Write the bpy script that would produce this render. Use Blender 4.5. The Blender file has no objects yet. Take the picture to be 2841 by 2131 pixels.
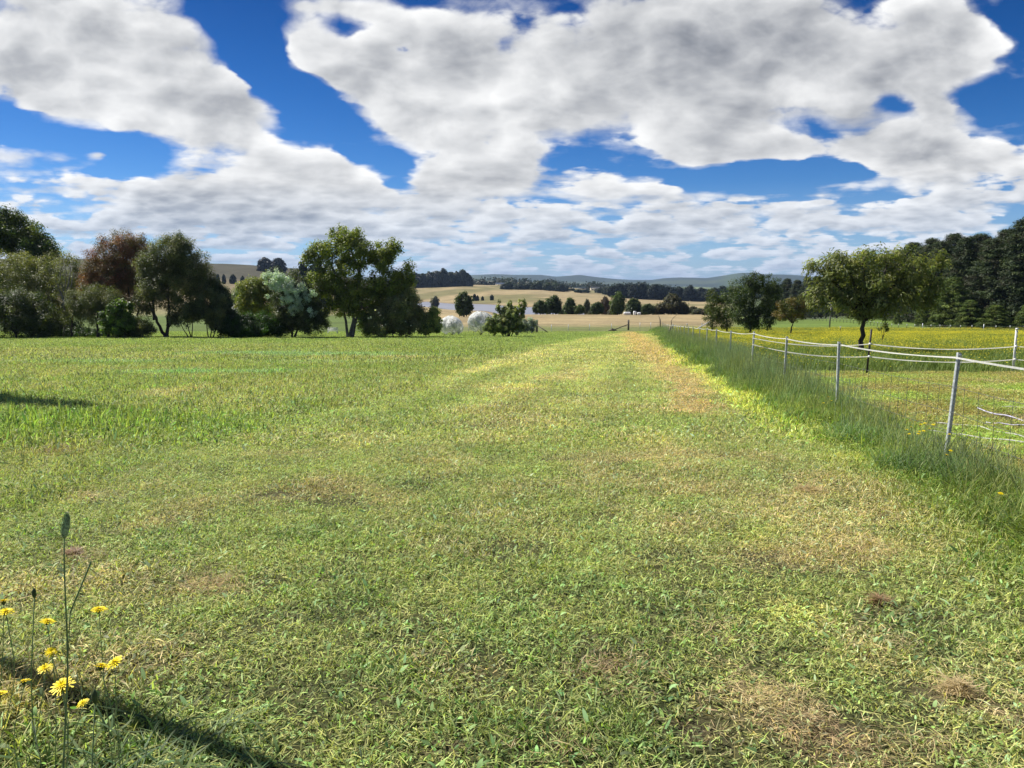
import bpy, bmesh, math, random
import numpy as np
from mathutils import Vector, Matrix

SC = bpy.context.scene
COL = SC.collection

# ------------------------------------------------------------------ camera
F = 2050.0                     # focal length in photograph pixels
CX, CY = 1420.5, 1065.5
HC = 1.5                       # eye height
HORIZON = 795.0
PITCH = math.atan((CY - HORIZON) / F)
SP, CP = math.sin(PITCH), math.cos(PITCH)
cam_d = bpy.data.cameras.new("camera")
cam = bpy.data.objects.new("camera", cam_d)
COL.objects.link(cam)
cam.location = (0, 0, HC)
cam.rotation_euler = (math.radians(90) - PITCH, 0, 0)
cam_d.sensor_width = 36.0
cam_d.lens = F / 2841.0 * 36.0
cam_d.clip_start = 0.05
cam_d.clip_end = 60000
SC.camera = cam

SC.render.resolution_x = 1024
SC.render.resolution_y = 768
SC.view_settings.view_transform = 'Standard'
SC.view_settings.look = 'None'
SC.view_settings.gamma = 1.0
SC.view_settings.exposure = 0.7
SC.render.engine = 'CYCLES'
SC.cycles.max_bounces = 7
SC.cycles.diffuse_bounces = 3
SC.cycles.glossy_bounces = 2
SC.cycles.transmission_bounces = 4
SC.cycles.transparent_max_bounces = 12
SC.cycles.volume_bounces = 0
SC.cycles.use_denoising = True
SC.cycles.sample_clamp_indirect = 4.0

def ray(px, py):
    """direction of a photograph pixel, scaled so that its forward (+Y) part is 1"""
    a, b = px - CX, py - CY
    fw = F * CP - b * SP
    return a / fw, -(F * SP + b * CP) / fw

# ------------------------------------------------------------------ sun and sky
SUN_AZ = math.radians(-62)     # measured from +Y, negative is to the left
SUN_EL = math.radians(50)
sun_dir = Vector((math.sin(SUN_AZ) * math.cos(SUN_EL), math.cos(SUN_AZ) * math.cos(SUN_EL), math.sin(SUN_EL)))
sd = bpy.data.lights.new("sun", 'SUN')
sd.energy = 4.6
sd.angle = math.radians(0.5)
sd.color = (1.0, 0.955, 0.88)
so = bpy.data.objects.new("sun", sd)
COL.objects.link(so)
so.rotation_euler = (-sun_dir).to_track_quat('-Z', 'Y').to_euler()

class S:
    """a shader socket one can calculate with"""
    def __init__(s, nt, sock): s.nt, s.k = nt, sock
    def _m(s, op, *o, clamp=False):
        n = s.nt.nodes.new('ShaderNodeMath'); n.operation = op; n.use_clamp = clamp
        for i, v in enumerate((s,) + o):
            if isinstance(v, S): s.nt.links.new(v.k, n.inputs[i])
            else: n.inputs[i].default_value = v
        return S(s.nt, n.outputs[0])
    def __add__(s, o): return s._m('ADD', o)
    def __sub__(s, o): return s._m('SUBTRACT', o)
    def __mul__(s, o): return s._m('MULTIPLY', o)
    def __truediv__(s, o): return s._m('DIVIDE', o)
    def rsub(s, v): return (s * -1.0) + v
    def pw(s, v): return s._m('POWER', v)
    def mx(s, v): return s._m('MAXIMUM', v)
    def mn(s, v): return s._m('MINIMUM', v)
    def exp(s): return s._m('EXPONENT')
    def sat(s): return s._m('ADD', 0.0, clamp=True)
    def step(s, a, b, smooth=True, lo=0.0, hi=1.0):
        n = s.nt.nodes.new('ShaderNodeMapRange'); n.interpolation_type = 'SMOOTHSTEP' if smooth else 'LINEAR'
        n.clamp = True
        s.nt.links.new(s.k, n.inputs['Value'])
        for k, v in zip(('From Min', 'From Max', 'To Min', 'To Max'), (a, b, lo, hi)): n.inputs[k].default_value = v
        return S(s.nt, n.outputs[0])

def vm(nt, op, *o):
    n = nt.nodes.new('ShaderNodeVectorMath'); n.operation = op
    for i, v in enumerate(o):
        t = n.inputs['Scale'] if (op == 'SCALE' and i == 1) else n.inputs[i]
        if isinstance(v, S): nt.links.new(v.k, t)
        else: t.default_value = v
    return S(nt, n.outputs['Value'] if op in ('LENGTH', 'DOT_PRODUCT') else n.outputs['Vector'])
def comb(nt, *o):
    n = nt.nodes.new('ShaderNodeCombineXYZ')
    for i, v in enumerate(o):
        if isinstance(v, S): nt.links.new(v.k, n.inputs[i])
        else: n.inputs[i].default_value = v
    return S(nt, n.outputs[0])
def sep(nt, v):
    n = nt.nodes.new('ShaderNodeSeparateXYZ'); nt.links.new(v.k, n.inputs[0])
    return [S(nt, n.outputs[i]) for i in range(3)]
def noise(nt, vec, scale, detail=4, rough=0.5, dist=0.0, lac=2.0):
    n = nt.nodes.new('ShaderNodeTexNoise'); n.noise_dimensions = '3D'
    if vec is not None: nt.links.new(vec.k, n.inputs['Vector'])
    n.inputs['Scale'].default_value = scale; n.inputs['Detail'].default_value = detail
    n.inputs['Roughness'].default_value = rough; n.inputs['Distortion'].default_value = dist
    n.inputs['Lacunarity'].default_value = lac
    return S(nt, n.outputs['Fac'])
def mixc(nt, f, a, b, mode='MIX'):
    n = nt.nodes.new('ShaderNodeMix'); n.data_type = 'RGBA'; n.blend_type = mode
    for k, v in ((n.inputs[0], f), (n.inputs[6], a), (n.inputs[7], b)):
        if isinstance(v, S): nt.links.new(v.k, k)
        elif isinstance(v, (int, float)): k.default_value = v
        else: k.default_value = (*v, 1) if len(v) == 3 else v
    return S(nt, n.outputs[2])

SKY_STRENGTH = 0.12
def build_world():
    w = bpy.data.worlds.new("World"); SC.world = w; w.use_nodes = True
    nt = w.node_tree; nt.nodes.clear()
    out = nt.nodes.new('ShaderNodeOutputWorld'); bg = nt.nodes.new('ShaderNodeBackground')
    nt.links.new(bg.outputs[0], out.inputs[0])
    sky = nt.nodes.new('ShaderNodeTexSky'); sky.sky_type = 'NISHITA'; sky.sun_disc = False
    sky.sun_elevation = SUN_EL; sky.sun_rotation = SUN_AZ
    sky.air_density = 1.0; sky.dust_density = 0.3; sky.ozone_density = 3.0; sky.altitude = 600
    tc = nt.nodes.new('ShaderNodeTexCoord'); D = S(nt, tc.outputs['Generated'])
    dx, dy, dz = sep(nt, D)
    el = dz.mx(0.0)
    # deeper blue overhead, pale towards the horizon
    hs = nt.nodes.new('ShaderNodeHueSaturation'); hs.inputs['Saturation'].default_value = 1.45
    nt.links.new(sky.outputs[0], hs.inputs['Color'])
    tint = mixc(nt, el.step(0.0, 0.34, False), (0.37, 0.47, 0.64), (0.125, 0.205, 0.32))
    skyc = mixc(nt, 1.0, S(nt, hs.outputs[0]), tint, 'MULTIPLY')
    # where clouds gather and where the blue gaps are, as directions in the sky
    fy = dy.mx(0.05)
    uv = comb(nt, dx / fy, dz / fy, 0.0)
    bias = None
    for px, py, rx, ry, ang, amt in CLOUDS:
        u, v = ray(px, py)
        mp = nt.nodes.new('ShaderNodeMapping'); mp.vector_type = 'TEXTURE'
        nt.links.new(uv.k, mp.inputs['Vector'])
        mp.inputs['Location'].default_value = (u, v, 0)
        mp.inputs['Rotation'].default_value = (0, 0, -math.radians(ang))
        mp.inputs['Scale'].default_value = (rx / F, ry / F, 1)
        l = vm(nt, 'LENGTH', S(nt, mp.outputs[0]))
        g = (l * l * -1.0).exp() * amt
        bias = g if bias is None else bias + g
    col = None; T = None
    NL = 5
    den = el + 0.045
    pw = comb(nt, dx / den, dy / den, 0.0)
    pb = pw
    # thinner, lower contrast clouds towards the horizon so that rows show
    thr = el.step(0.02, 0.17, False, 0.335, 0.435)
    wlo = el.step(0.05, 0.17, False)
    def puffs(q):
        # rounded heads: cells whose middles bulge, broken up by finer noise
        def cell(v, sc, det):
            n = nt.nodes.new('ShaderNodeTexVoronoi'); n.voronoi_dimensions = '3D'; n.feature = 'F1'
            wv = nt.nodes.new('ShaderNodeTexNoise'); wv.inputs['Scale'].default_value = sc * 1.3; wv.inputs['Detail'].default_value = 3
            nt.links.new(v.k, wv.inputs['Vector'])
            w = vm(nt, 'ADD', v, vm(nt, 'SCALE', vm(nt, 'SUBTRACT', S(nt, wv.outputs['Color']), (.5, .5, .5)), .55 / sc))
            nt.links.new(w.k, n.inputs['Vector']); n.inputs['Scale'].default_value = sc; n.inputs['Detail'].default_value = det; n.inputs['Roughness'].default_value = .5
            return S(nt, n.outputs['Distance']).rsub(1.0)
        A = noise(nt, q, 8.0, 9, 0.60, 0.25) * .50 + cell(q, 9.0, 1.6) * .36 + .03
        qb = vm(nt, 'MULTIPLY', q, (1, 1.7, 1))
        B = noise(nt, qb, 19.0, 6, 0.58, 0.2) * .50 + cell(qb, 24.0, 1.0) * .36 + .03
        return B + (A - B) * wlo
    q0 = vm(nt, 'ADD', vm(nt, 'MULTIPLY', uv, (1, 1.7, 0)), (0.0, 0.0, 1.3))
    # light comes from up and to the left: compare the puffs here with those a little towards the sun
    sc_ = wlo * 0.020 + 0.009
    f0 = puffs(q0); f1 = puffs(vm(nt, 'ADD', q0, vm(nt, 'SCALE', comb(nt, -0.55, 1.0, 0.0), sc_)))
    relief = ((f0 - f1) * 2.6)
    relief = relief.mx(-.36).mn(.36) * 0.75 + (noise(nt, q0, 4.2, 4, 0.55, 0.3) - 0.5) * 1.15
    for i in range(NL):
        hf = i / (NL - 1)
        p = vm(nt, 'ADD', vm(nt, 'SCALE', pb, 1.0 + 0.22 * hf), (0.0, 0.0, hf * 0.16 + 3.7))
        big = noise(nt, p, 0.85, 5, 0.55)
        fine = f0
        f = big * 0.72 + fine * 0.62 + bias - 0.168
        th = f - thr                       # cloud thickness here
        dcol = th - hf * 0.22
        a = dcol.step(-0.005, 0.065 if i else 0.14)
        if i == 0: a = a * 0.8
        above = dcol.step(0.0, 0.30, False)   # how much cloud lies above this point
        lit = above.pw(0.8).rsub(1.0) * (0.56 - 0.05 * hf) + (0.32 + 0.16 * hf) + relief
        c = mixc(nt, lit.step(-0.10, 1.0, False), (0.27, 0.30, 0.36), (1.50, 1.50, 1.49))
        if col is None:
            col = vm(nt, 'SCALE', c, a); T = a.rsub(1.0)
        else:
            col = vm(nt, 'ADD', col, vm(nt, 'SCALE', c, a * T)); T = T * a.rsub(1.0)
    fade = el.step(0.0, 0.13, False, 0.55, 0.0)
    cl = vm(nt, 'SCALE', col, CLOUD_GAIN / SKY_STRENGTH)
    full = vm(nt, 'ADD', vm(nt, 'SCALE', skyc, T), cl)
    hz = mixc(nt, fade, full, tuple(x / SKY_STRENGTH for x in (0.215, 0.325, 0.50)))
    nt.links.new(hz.k, bg.inputs['Color'])
    bg.inputs['Strength'].default_value = SKY_STRENGTH
    return w

CLOUD_GAIN = 0.44
# photograph px, py, radius x, radius y, tilt, amount
CLOUDS = [(a * 1.284, b * 1.284, c * 1.284, d * 1.284, e, f) for a, b, c, d, e, f in (
    (60, 110, 380, 170, 10, 0.22), (330, 170, 330, 90, 38, 0.16), (470, 250, 170, 70, 20, 0.12), (620, 375, 230, 50, 12, 0.17),
    (300, 410, 260, 50, 4, 0.14), (90, 290, 150, 42, 12, -0.26), (300, 335, 130, 30, 6, -0.14), (215, 335, 26, 10, 0, 0.20),
    (520, 40, 120, 75, 45, -0.26), (620, 190, 60, 90, -25, -0.16), (700, 250, 110, 40, 38, -0.17), (860, 385, 60, 45, 50, -0.18),
    (700, 15, 130, 22, 5, 0.14), (640, 80, 60, 60, 0, 0.14), (760, 60, 90, 26, 15, -0.10), (760, 130, 140, 65, 20, 0.19), (640, 120, 50, 50, 0, 0.09),
    (1000, 130, 250, 90, 10, 0.12), (1300, 130, 420, 150, 0, 0.20), (1700, 120, 420, 130, 0, 0.18), (1450, 280, 420, 70, 2, 0.16),
    (880, 120, 40, 26, 30, -0.12), (960, 205, 90, 16, 0, -0.10), (980, 310, 160, 70, 25, 0.14), (1050, 400, 220, 50, 0, 0.10),
    (1690, 380, 180, 24, -2, -0.48), (1700, 310, 260, 26, 0, 0.12), (1930, 320, 110, 50, 0, 0.16), (440, 120, 110, 60, 45, 0.14), (560, 260, 60, 50, 0, 0.10), (1480, 372, 70, 14, 0, -0.12), (1940, 235, 50, 25, 20, -0.12), (2170, 190, 70, 60, 50, -0.24), (2200, 60, 60, 60, 20, -0.16), (2080, 60, 140, 70, 0, 0.14), (2060, 270, 120, 60, 0, 0.10),
    (1930, 50, 70, 30, 0, -0.10), (2060, 350, 200, 44, 0, 0.20), (2200, 465, 60, 26, 0, -0.20), (1990, 430, 150, 30, 0, 0.10),
    (500, 470, 500, 40, 0, 0.09), (1500, 480, 900, 50, 0, 0.09), (1100, 608, 1200, 16, 0, -0.08))]
build_world()
#==TOP_END

# ================================================================== helpers
RNG = np.random.default_rng(7)
random.seed(7)

def tag(o, label=None, cat=None, group=None, kind=None):
    if label: o["label"] = label
    if cat: o["category"] = cat
    if group: o["group"] = group
    if kind: o["kind"] = kind
    return o

def empty(name, loc, label, cat, group=None):
    o = bpy.data.objects.new(name, None); COL.objects.link(o)
    o.location = loc; o.empty_display_size = 0.3
    return tag(o, label, cat, group)

def mesh_raw(name, V, faces, col=None, mat=None, smooth=False):
    """V (n,3); faces: list of index arrays (m,3) or (m,4)"""
    me = bpy.data.meshes.new(name)
    V = np.asarray(V, dtype=np.float32)
    me.vertices.add(len(V)); me.vertices.foreach_set("co", V.ravel())
    faces = [np.asarray(f, dtype=np.int32) for f in faces if len(f)]
    tot = sum(f.size for f in faces); npoly = sum(len(f) for f in faces)
    me.loops.add(tot); me.polygons.add(npoly)
    me.loops.foreach_set("vertex_index", np.concatenate([f.ravel() for f in faces]))
    lt = np.concatenate([np.full(len(f), f.shape[1], dtype=np.int32) for f in faces])
    ls = np.concatenate([[0], np.cumsum(lt)[:-1]]).astype(np.int32)
    me.polygons.foreach_set("loop_start", ls)
    me.polygons.foreach_set("loop_total", lt)
    if smooth: me.polygons.foreach_set("use_smooth", np.ones(npoly, dtype=bool))
    me.update(calc_edges=True)
    if col is not None:
        a = me.attributes.new("c", 'FLOAT_COLOR', 'POINT')
        c4 = np.ones((len(V), 4), dtype=np.float32); c4[:, :3] = col
        a.data.foreach_set("color", c4.ravel())
    if mat: me.materials.append(mat)
    return me

def mesh_obj(name, V, faces, col=None, mat=None, parent=None, smooth=False, loc=None):
    o = bpy.data.objects.new(name, mesh_raw(name, V, faces, col, mat, smooth))
    COL.objects.link(o)
    if parent: o.parent = parent
    if loc is not None: o.location = loc
    return o

class MB:
    """collects simple solids into ONE mesh"""
    def __init__(s): s.V, s.Q, s.T, s.n = [], [], [], 0
    def add(s, V, Q=(), T=()):
        V = np.asarray(V, float); s.V.append(V)
        if len(Q): s.Q.append(np.asarray(Q) + s.n)
        if len(T): s.T.append(np.asarray(T) + s.n)
        s.n += len(V)
    def tube(s, P, R, k=8, cap=True):
        P = np.asarray(P, float); n = len(P); R = np.broadcast_to(np.asarray(R, float), (n,))
        D = np.gradient(P, axis=0); D /= np.linalg.norm(D, axis=1)[:, None] + 1e-9
        ref = np.array([0.13, 0.97, 0.2]) if abs(D[0][1]) < 0.8 else np.array([1.0, 0.1, 0.0])
        A = np.cross(D, ref); A /= np.linalg.norm(A, axis=1)[:, None] + 1e-9
        B = np.cross(D, A)
        th = np.linspace(0, 2 * math.pi, k, endpoint=False)
        V = P[:, None, :] + R[:, None, None] * (A[:, None, :] * np.cos(th)[None, :, None] + B[:, None, :] * np.sin(th)[None, :, None])
        V = V.reshape(-1, 3)
        i = np.arange(n - 1)[:, None] * k; j = np.arange(k)[None, :]; j2 = (j + 1) % k
        Q = np.stack([i + j, i + j2, i + k + j2, i + k + j], -1).reshape(-1, 4)
        T = []
        if cap:
            V = np.vstack([V, P[:1], P[-1:]]); c0 = n * k
            T = [(c0, (q + 1) % k, q) for q in range(k)] + [(c0 + 1, (n - 1) * k + q, (n - 1) * k + (q + 1) % k) for q in range(k)]
        s.add(V, Q, T)
    def box(s, c, d, M=None):
        c = np.asarray(c, float); d = np.asarray(d, float) / 2
        V = np.array([[x, y, z] for x in (-1, 1) for y in (-1, 1) for z in (-1, 1)]) * d
        if M is not None: V = V @ np.asarray(M).T
        Q = [(0, 1, 3, 2), (4, 6, 7, 5), (0, 4, 5, 1), (2, 3, 7, 6), (0, 2, 6, 4), (1, 5, 7, 3)]
        s.add(V + c, Q)
    def build(s, name, mat, parent=None, smooth=False, loc=None):
        V = np.vstack(s.V)
        f = ([np.vstack(s.Q)] if s.Q else []) + ([np.vstack(s.T)] if s.T else [])
        return mesh_obj(name, V, f, None, mat, parent, smooth, loc)

# ---- value noise in numpy
def _h(ix, iy, s):
    v = (ix.astype(np.int64) * 374761393 + iy.astype(np.int64) * 668265263 + s * 1442695041) & 0x7fffffff
    v = ((v ^ (v >> 13)) * 1274126177) & 0x7fffffff
    v = (v ^ (v >> 16)) & 0xffffff
    return v / float(0xffffff)
def vnoise(x, y, s=0):
    x = np.asarray(x, float); y = np.asarray(y, float)
    ix = np.floor(x); iy = np.floor(y); fx = x - ix; fy = y - iy
    fx = fx * fx * (3 - 2 * fx); fy = fy * fy * (3 - 2 * fy)
    a = _h(ix, iy, s); b = _h(ix + 1, iy, s); c = _h(ix, iy + 1, s); d = _h(ix + 1, iy + 1, s)
    return (a * (1 - fx) + b * fx) * (1 - fy) + (c * (1 - fx) + d * fx) * fy
def fbm(x, y, s=0, o=4):
    v = 0; a = 0.5; t = 0
    for k in range(o):
        v = v + a * vnoise(x * 2 ** k + 17.3 * k, y * 2 ** k - 9.1 * k, s + k); t += a; a *= 0.5
    return v / t
def sst(x, a, b):
    t = np.clip((x - a) / (b - a), 0, 1); return t * t * (3 - 2 * t)

# ================================================================== terrain
SLOPE = -0.047
def zpx(px, py, Y): return HC + Y * ray(px, py)[1]
ZW = -12.5
def _cols():
    near = [(0.5, SLOPE * 0.5), (60, SLOPE * 60), (100, -4.75), (130, -5.75)]
    C = {}
    def c(px, *kn): C[px] = near + [(Y, zpx(px, v, Y) if v > 200 else v) for Y, v in kn]
    for px, cr in ((-400, 712), (300, 716), (600, 729), (870, 742)):
        c(px, (200, -8.5), (350, -12.0), (470, -4), (650, 783 - (729 - cr) * .5), (900, cr), (1000, zpx(px, cr, 900) - 6), (1400, -18), (3000, -6), (4000, -6))
    c(1040, (200, -8.5), (350, -11.5), (522, -11.5), (700, -11), (900, 777), (1000, -4), (1400, -16), (3000, -6), (4000, -6))
    T = [(1400, -16), (3000, -6), (4000, -6)]
    c(1160, (220, 880), (450, -11.0), (522, ZW), (560, -14), (660, -14), (700, ZW), (715, -12), (1000, 795.5), (1100, -5), *T)
    c(1300, (220, 877), (380, -11.3), (440, ZW), (470, -14), (560, -14), (600, ZW), (612, -12), (950, 796), (1085, 789), (1250, -9), *T)
    c(1480, (220, 873), (300, -11), (354, ZW), (380, -14), (480, -14), (503, ZW), (514, -12), (850, 807), (1000, 799), (1085, 790), (1200, -14), *T)
    c(1570, (220, 872), (300, -11), (340, ZW), (360, -14), (440, -14), (463, ZW), (475, -12), (850, 815.5), (1060, 796), (1150, -14), *T)
    c(1640, (220, 872), (300, -11), (350, -12.2), (450, -12.2), (850, 820), (1040, 803), (1150, -16), *T)
    c(1830, (220, 872), (350, -11.5), (450, -12), (800, 832), (900, -17), *T)
    c(1950, (220, 874), (350, -11), (450, -11.5), (750, 838), (900, -17), *T)
    c(2170, (200, 889), (320, 887), (500, -15), (900, -17), *T)
    c(2500, (160, -6.3), (250, -8), (500, -14), (900, -17), *T)
    c(2841, (125, -5.4), (200, -7), (500, -14), (900, -17), *T)
    c(3300, (125, -5.4), (200, -7), (500, -14), (900, -17), *T)
    return C
_C = _cols()
_PX = sorted(_C); _T = np.array([(p - CX) / F for p in _PX]) / CP
_LY = np.linspace(math.log(0.5), math.log(4000), 900)
_TAB = np.array([np.interp(np.exp(_LY), *zip(*_C[p])) for p in _PX])
_k = np.hanning(13); _k /= _k.sum()
_TAB = np.array([np.convolve(np.pad(r, 6, mode='edge'), _k, mode='valid') for r in _TAB])
_CREST = [(-400, 772), (1160, 768), (1307, 764), (1370, 761), (1430, 763), (1500, 763), (1540, 768), (1605, 763), (1650, 769), (1700, 774),
          (1750, 777), (1800, 777), (1835, 772), (1880, 770), (1950, 772), (1990, 766), (2040, 758), (2080, 757), (2110, 762), (2160, 762),
          (2200, 764), (2260, 771), (2400, 775), (3300, 778)]
_CT = np.array([(p - CX) / F for p, _ in _CREST]) / CP; _CZ = np.array([zpx(p, q, 6000) for p, q in _CREST])
def terrain(x, y):
    x = np.asarray(x, float); y = np.asarray(y, float)
    yy = np.clip(y, 0.5, 4000); t = np.clip(x / np.maximum(yy, 2.0), _T[0], _T[-1])
    fi = (np.log(yy) - _LY[0]) / (_LY[1] - _LY[0]); i = np.clip(fi.astype(int), 0, len(_LY) - 2); fi = np.clip(fi - i, 0, 1)
    j = np.clip(np.searchsorted(_T, t) - 1, 0, len(_T) - 2); fj = np.clip((t - _T[j]) / (_T[j + 1] - _T[j]), 0, 1)
    fj = fj * fj * (3 - 2 * fj)
    z = (_TAB[j, i] * (1 - fi) + _TAB[j, i + 1] * fi) * (1 - fj) + (_TAB[j + 1, i] * (1 - fi) + _TAB[j + 1, i + 1] * fi) * fj
    z = np.where(y < 0.5, SLOPE * np.clip(y, -80, 0.5), z)
    # far ranges
    w = sst(y, 4000, 6000) * (1 - 0.75 * sst(y, 6000, 9500))
    cz = np.interp(x / np.maximum(y, 1000), _CT, _CZ)
    z = z + w * (cz + 6 + (fbm(x / 500, y / 500, 5) - 0.5) * 60 * (1 - sst(y, 5200, 6000)))
    # gentle bumps that grow with distance
    z = z + (fbm(x / 3.0, y / 3.0, 3, 3) - 0.5) * 0.07 * (1 - sst(y, 60, 120))
    z = z + (fbm(x / 40.0, y / 40.0, 9, 3) - 0.5) * 1.6 * sst(y, 150, 320) * (1 - sst(np.abs(z - ZW), 3.0, 0.8) * 0.9)
    return z
def tz(x, y): return float(terrain(np.array([x]), np.array([y]))[0])
def gpx(px, py):
    """point of the near lawn seen at a photograph pixel"""
    dx, dz = ray(px, py); Y = HC / (SLOPE - dz); return np.array([dx * Y, Y])
def at(px, Y): return np.array([ray(px, HORIZON + 80)[0] * Y, Y])
def fence_x(y): return 3.17 + 0.1765 * y

def pdist(x, y, pts):
    """distance to a polyline and the position along it 0..1"""
    best = np.full(x.shape, 1e9); par = np.zeros(x.shape); n = len(pts) - 1
    for k in range(n):
        a, b = pts[k], pts[k + 1]; d = b - a; L = d @ d
        t = np.clip(((x - a[0]) * d[0] + (y - a[1]) * d[1]) / L, 0, 1)
        q = np.hypot(x - a[0] - t * d[0], y - a[1] - t * d[1])
        m = q < best; best = np.where(m, q, best); par = np.where(m, (k + t) / n, par)
    return best, par

Z7 = lambda L: [gpx(1800 + .4706 * a, 860 + .4706 * b) for a, b in L]
LIME = Z7([(55, 115), (150, 190), (300, 320), (450, 425), (600, 520), (720, 590), (850, 680), (1010, 770)])
STRAW = Z7([(-110, 130), (-20, 210), (80, 300), (150, 370), (230, 460), (270, 560), (200, 610)])
BORDER = [gpx(*p) for p in ((1700, 926), (1560, 952), (1400, 985), (1250, 1040), (1120, 1100), (900, 1150), (560, 1220), (300, 1300), (60, 1420), (-300, 1560))]
_BX = np.array([p[0] for p in BORDER][::-1]); _BY = np.array([p[1] for p in BORDER][::-1])
PATCH = [(480, 1095, .75, 'straw'), (430, 1108, .7, 'straw'), (560, 1080, .6, 'straw'), (150, 1258, .22, 'brown'), (2240, 1370, .2, 'straw'), (2180, 1345, .16, 'straw'),
         (2650, 1930, .22, 'straw'), (2840, 1990, .2, 'straw'), (2440, 1680, .12, 'brown'), (1210, 1820, .22, 'straw'), (1250, 1890, .2, 'brown'),
         (2420, 1540, .2, 'straw'), (200, 1500, .12, 'brown'), (240, 1560, .14, 'brown'), (560, 1640, .2, 'brown'), (1560, 2060, .16, 'brown'), (1900, 2040, .2, 'brown'), (1700, 1850, .14, 'brown'), (2450, 1800, .22, 'straw'), (1700, 1900, .2, 'brown'), (2100, 1950, .2, 'straw'), (2300, 2050, .2, 'brown'), (2000, 1780, .14, 'straw'), (1250, 2080, .14, 'straw'), (2600, 2080, .15, 'straw'), (2200, 1560, .15, 'straw'),
         (1100, 995, 1.6, 'straw'), (700, 1150, .5, 'straw'), (2090, 1500, .25, 'lime'), (2200, 1700, .22, 'lime'), (2380, 1290, .28, 'lime'), (1460, 1080, .8, 'lime')]
PATCH = [(gpx(a, b), r, k) for a, b, r, k in PATCH]
TEAL = [(gpx(560, 1040), 3.2, 0.9), (gpx(800, 985), 5.5, 1.5), (gpx(1000, 990), 4.5, 0.8), (gpx(950, 1012), 3.0, 0.7), (gpx(250, 1010), 3, 1.0)]

GREEN = np.array((0.165, 0.200, 0.060)); DGREEN = np.array((0.095, 0.145, 0.042)); STR = np.array((0.41, 0.335, 0.185))
BROWN = np.array((0.22, 0.155, 0.095)); LIMEC = np.array((0.27, 0.29, 0.075)); TEALC = np.array((0.15, 0.235, 0.11)); YEL = np.array((0.55, 0.43, 0.02))
DRY = np.array((0.29, 0.23, 0.125)); OLIVE = np.array((0.13, 0.13, 0.05))

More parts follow.
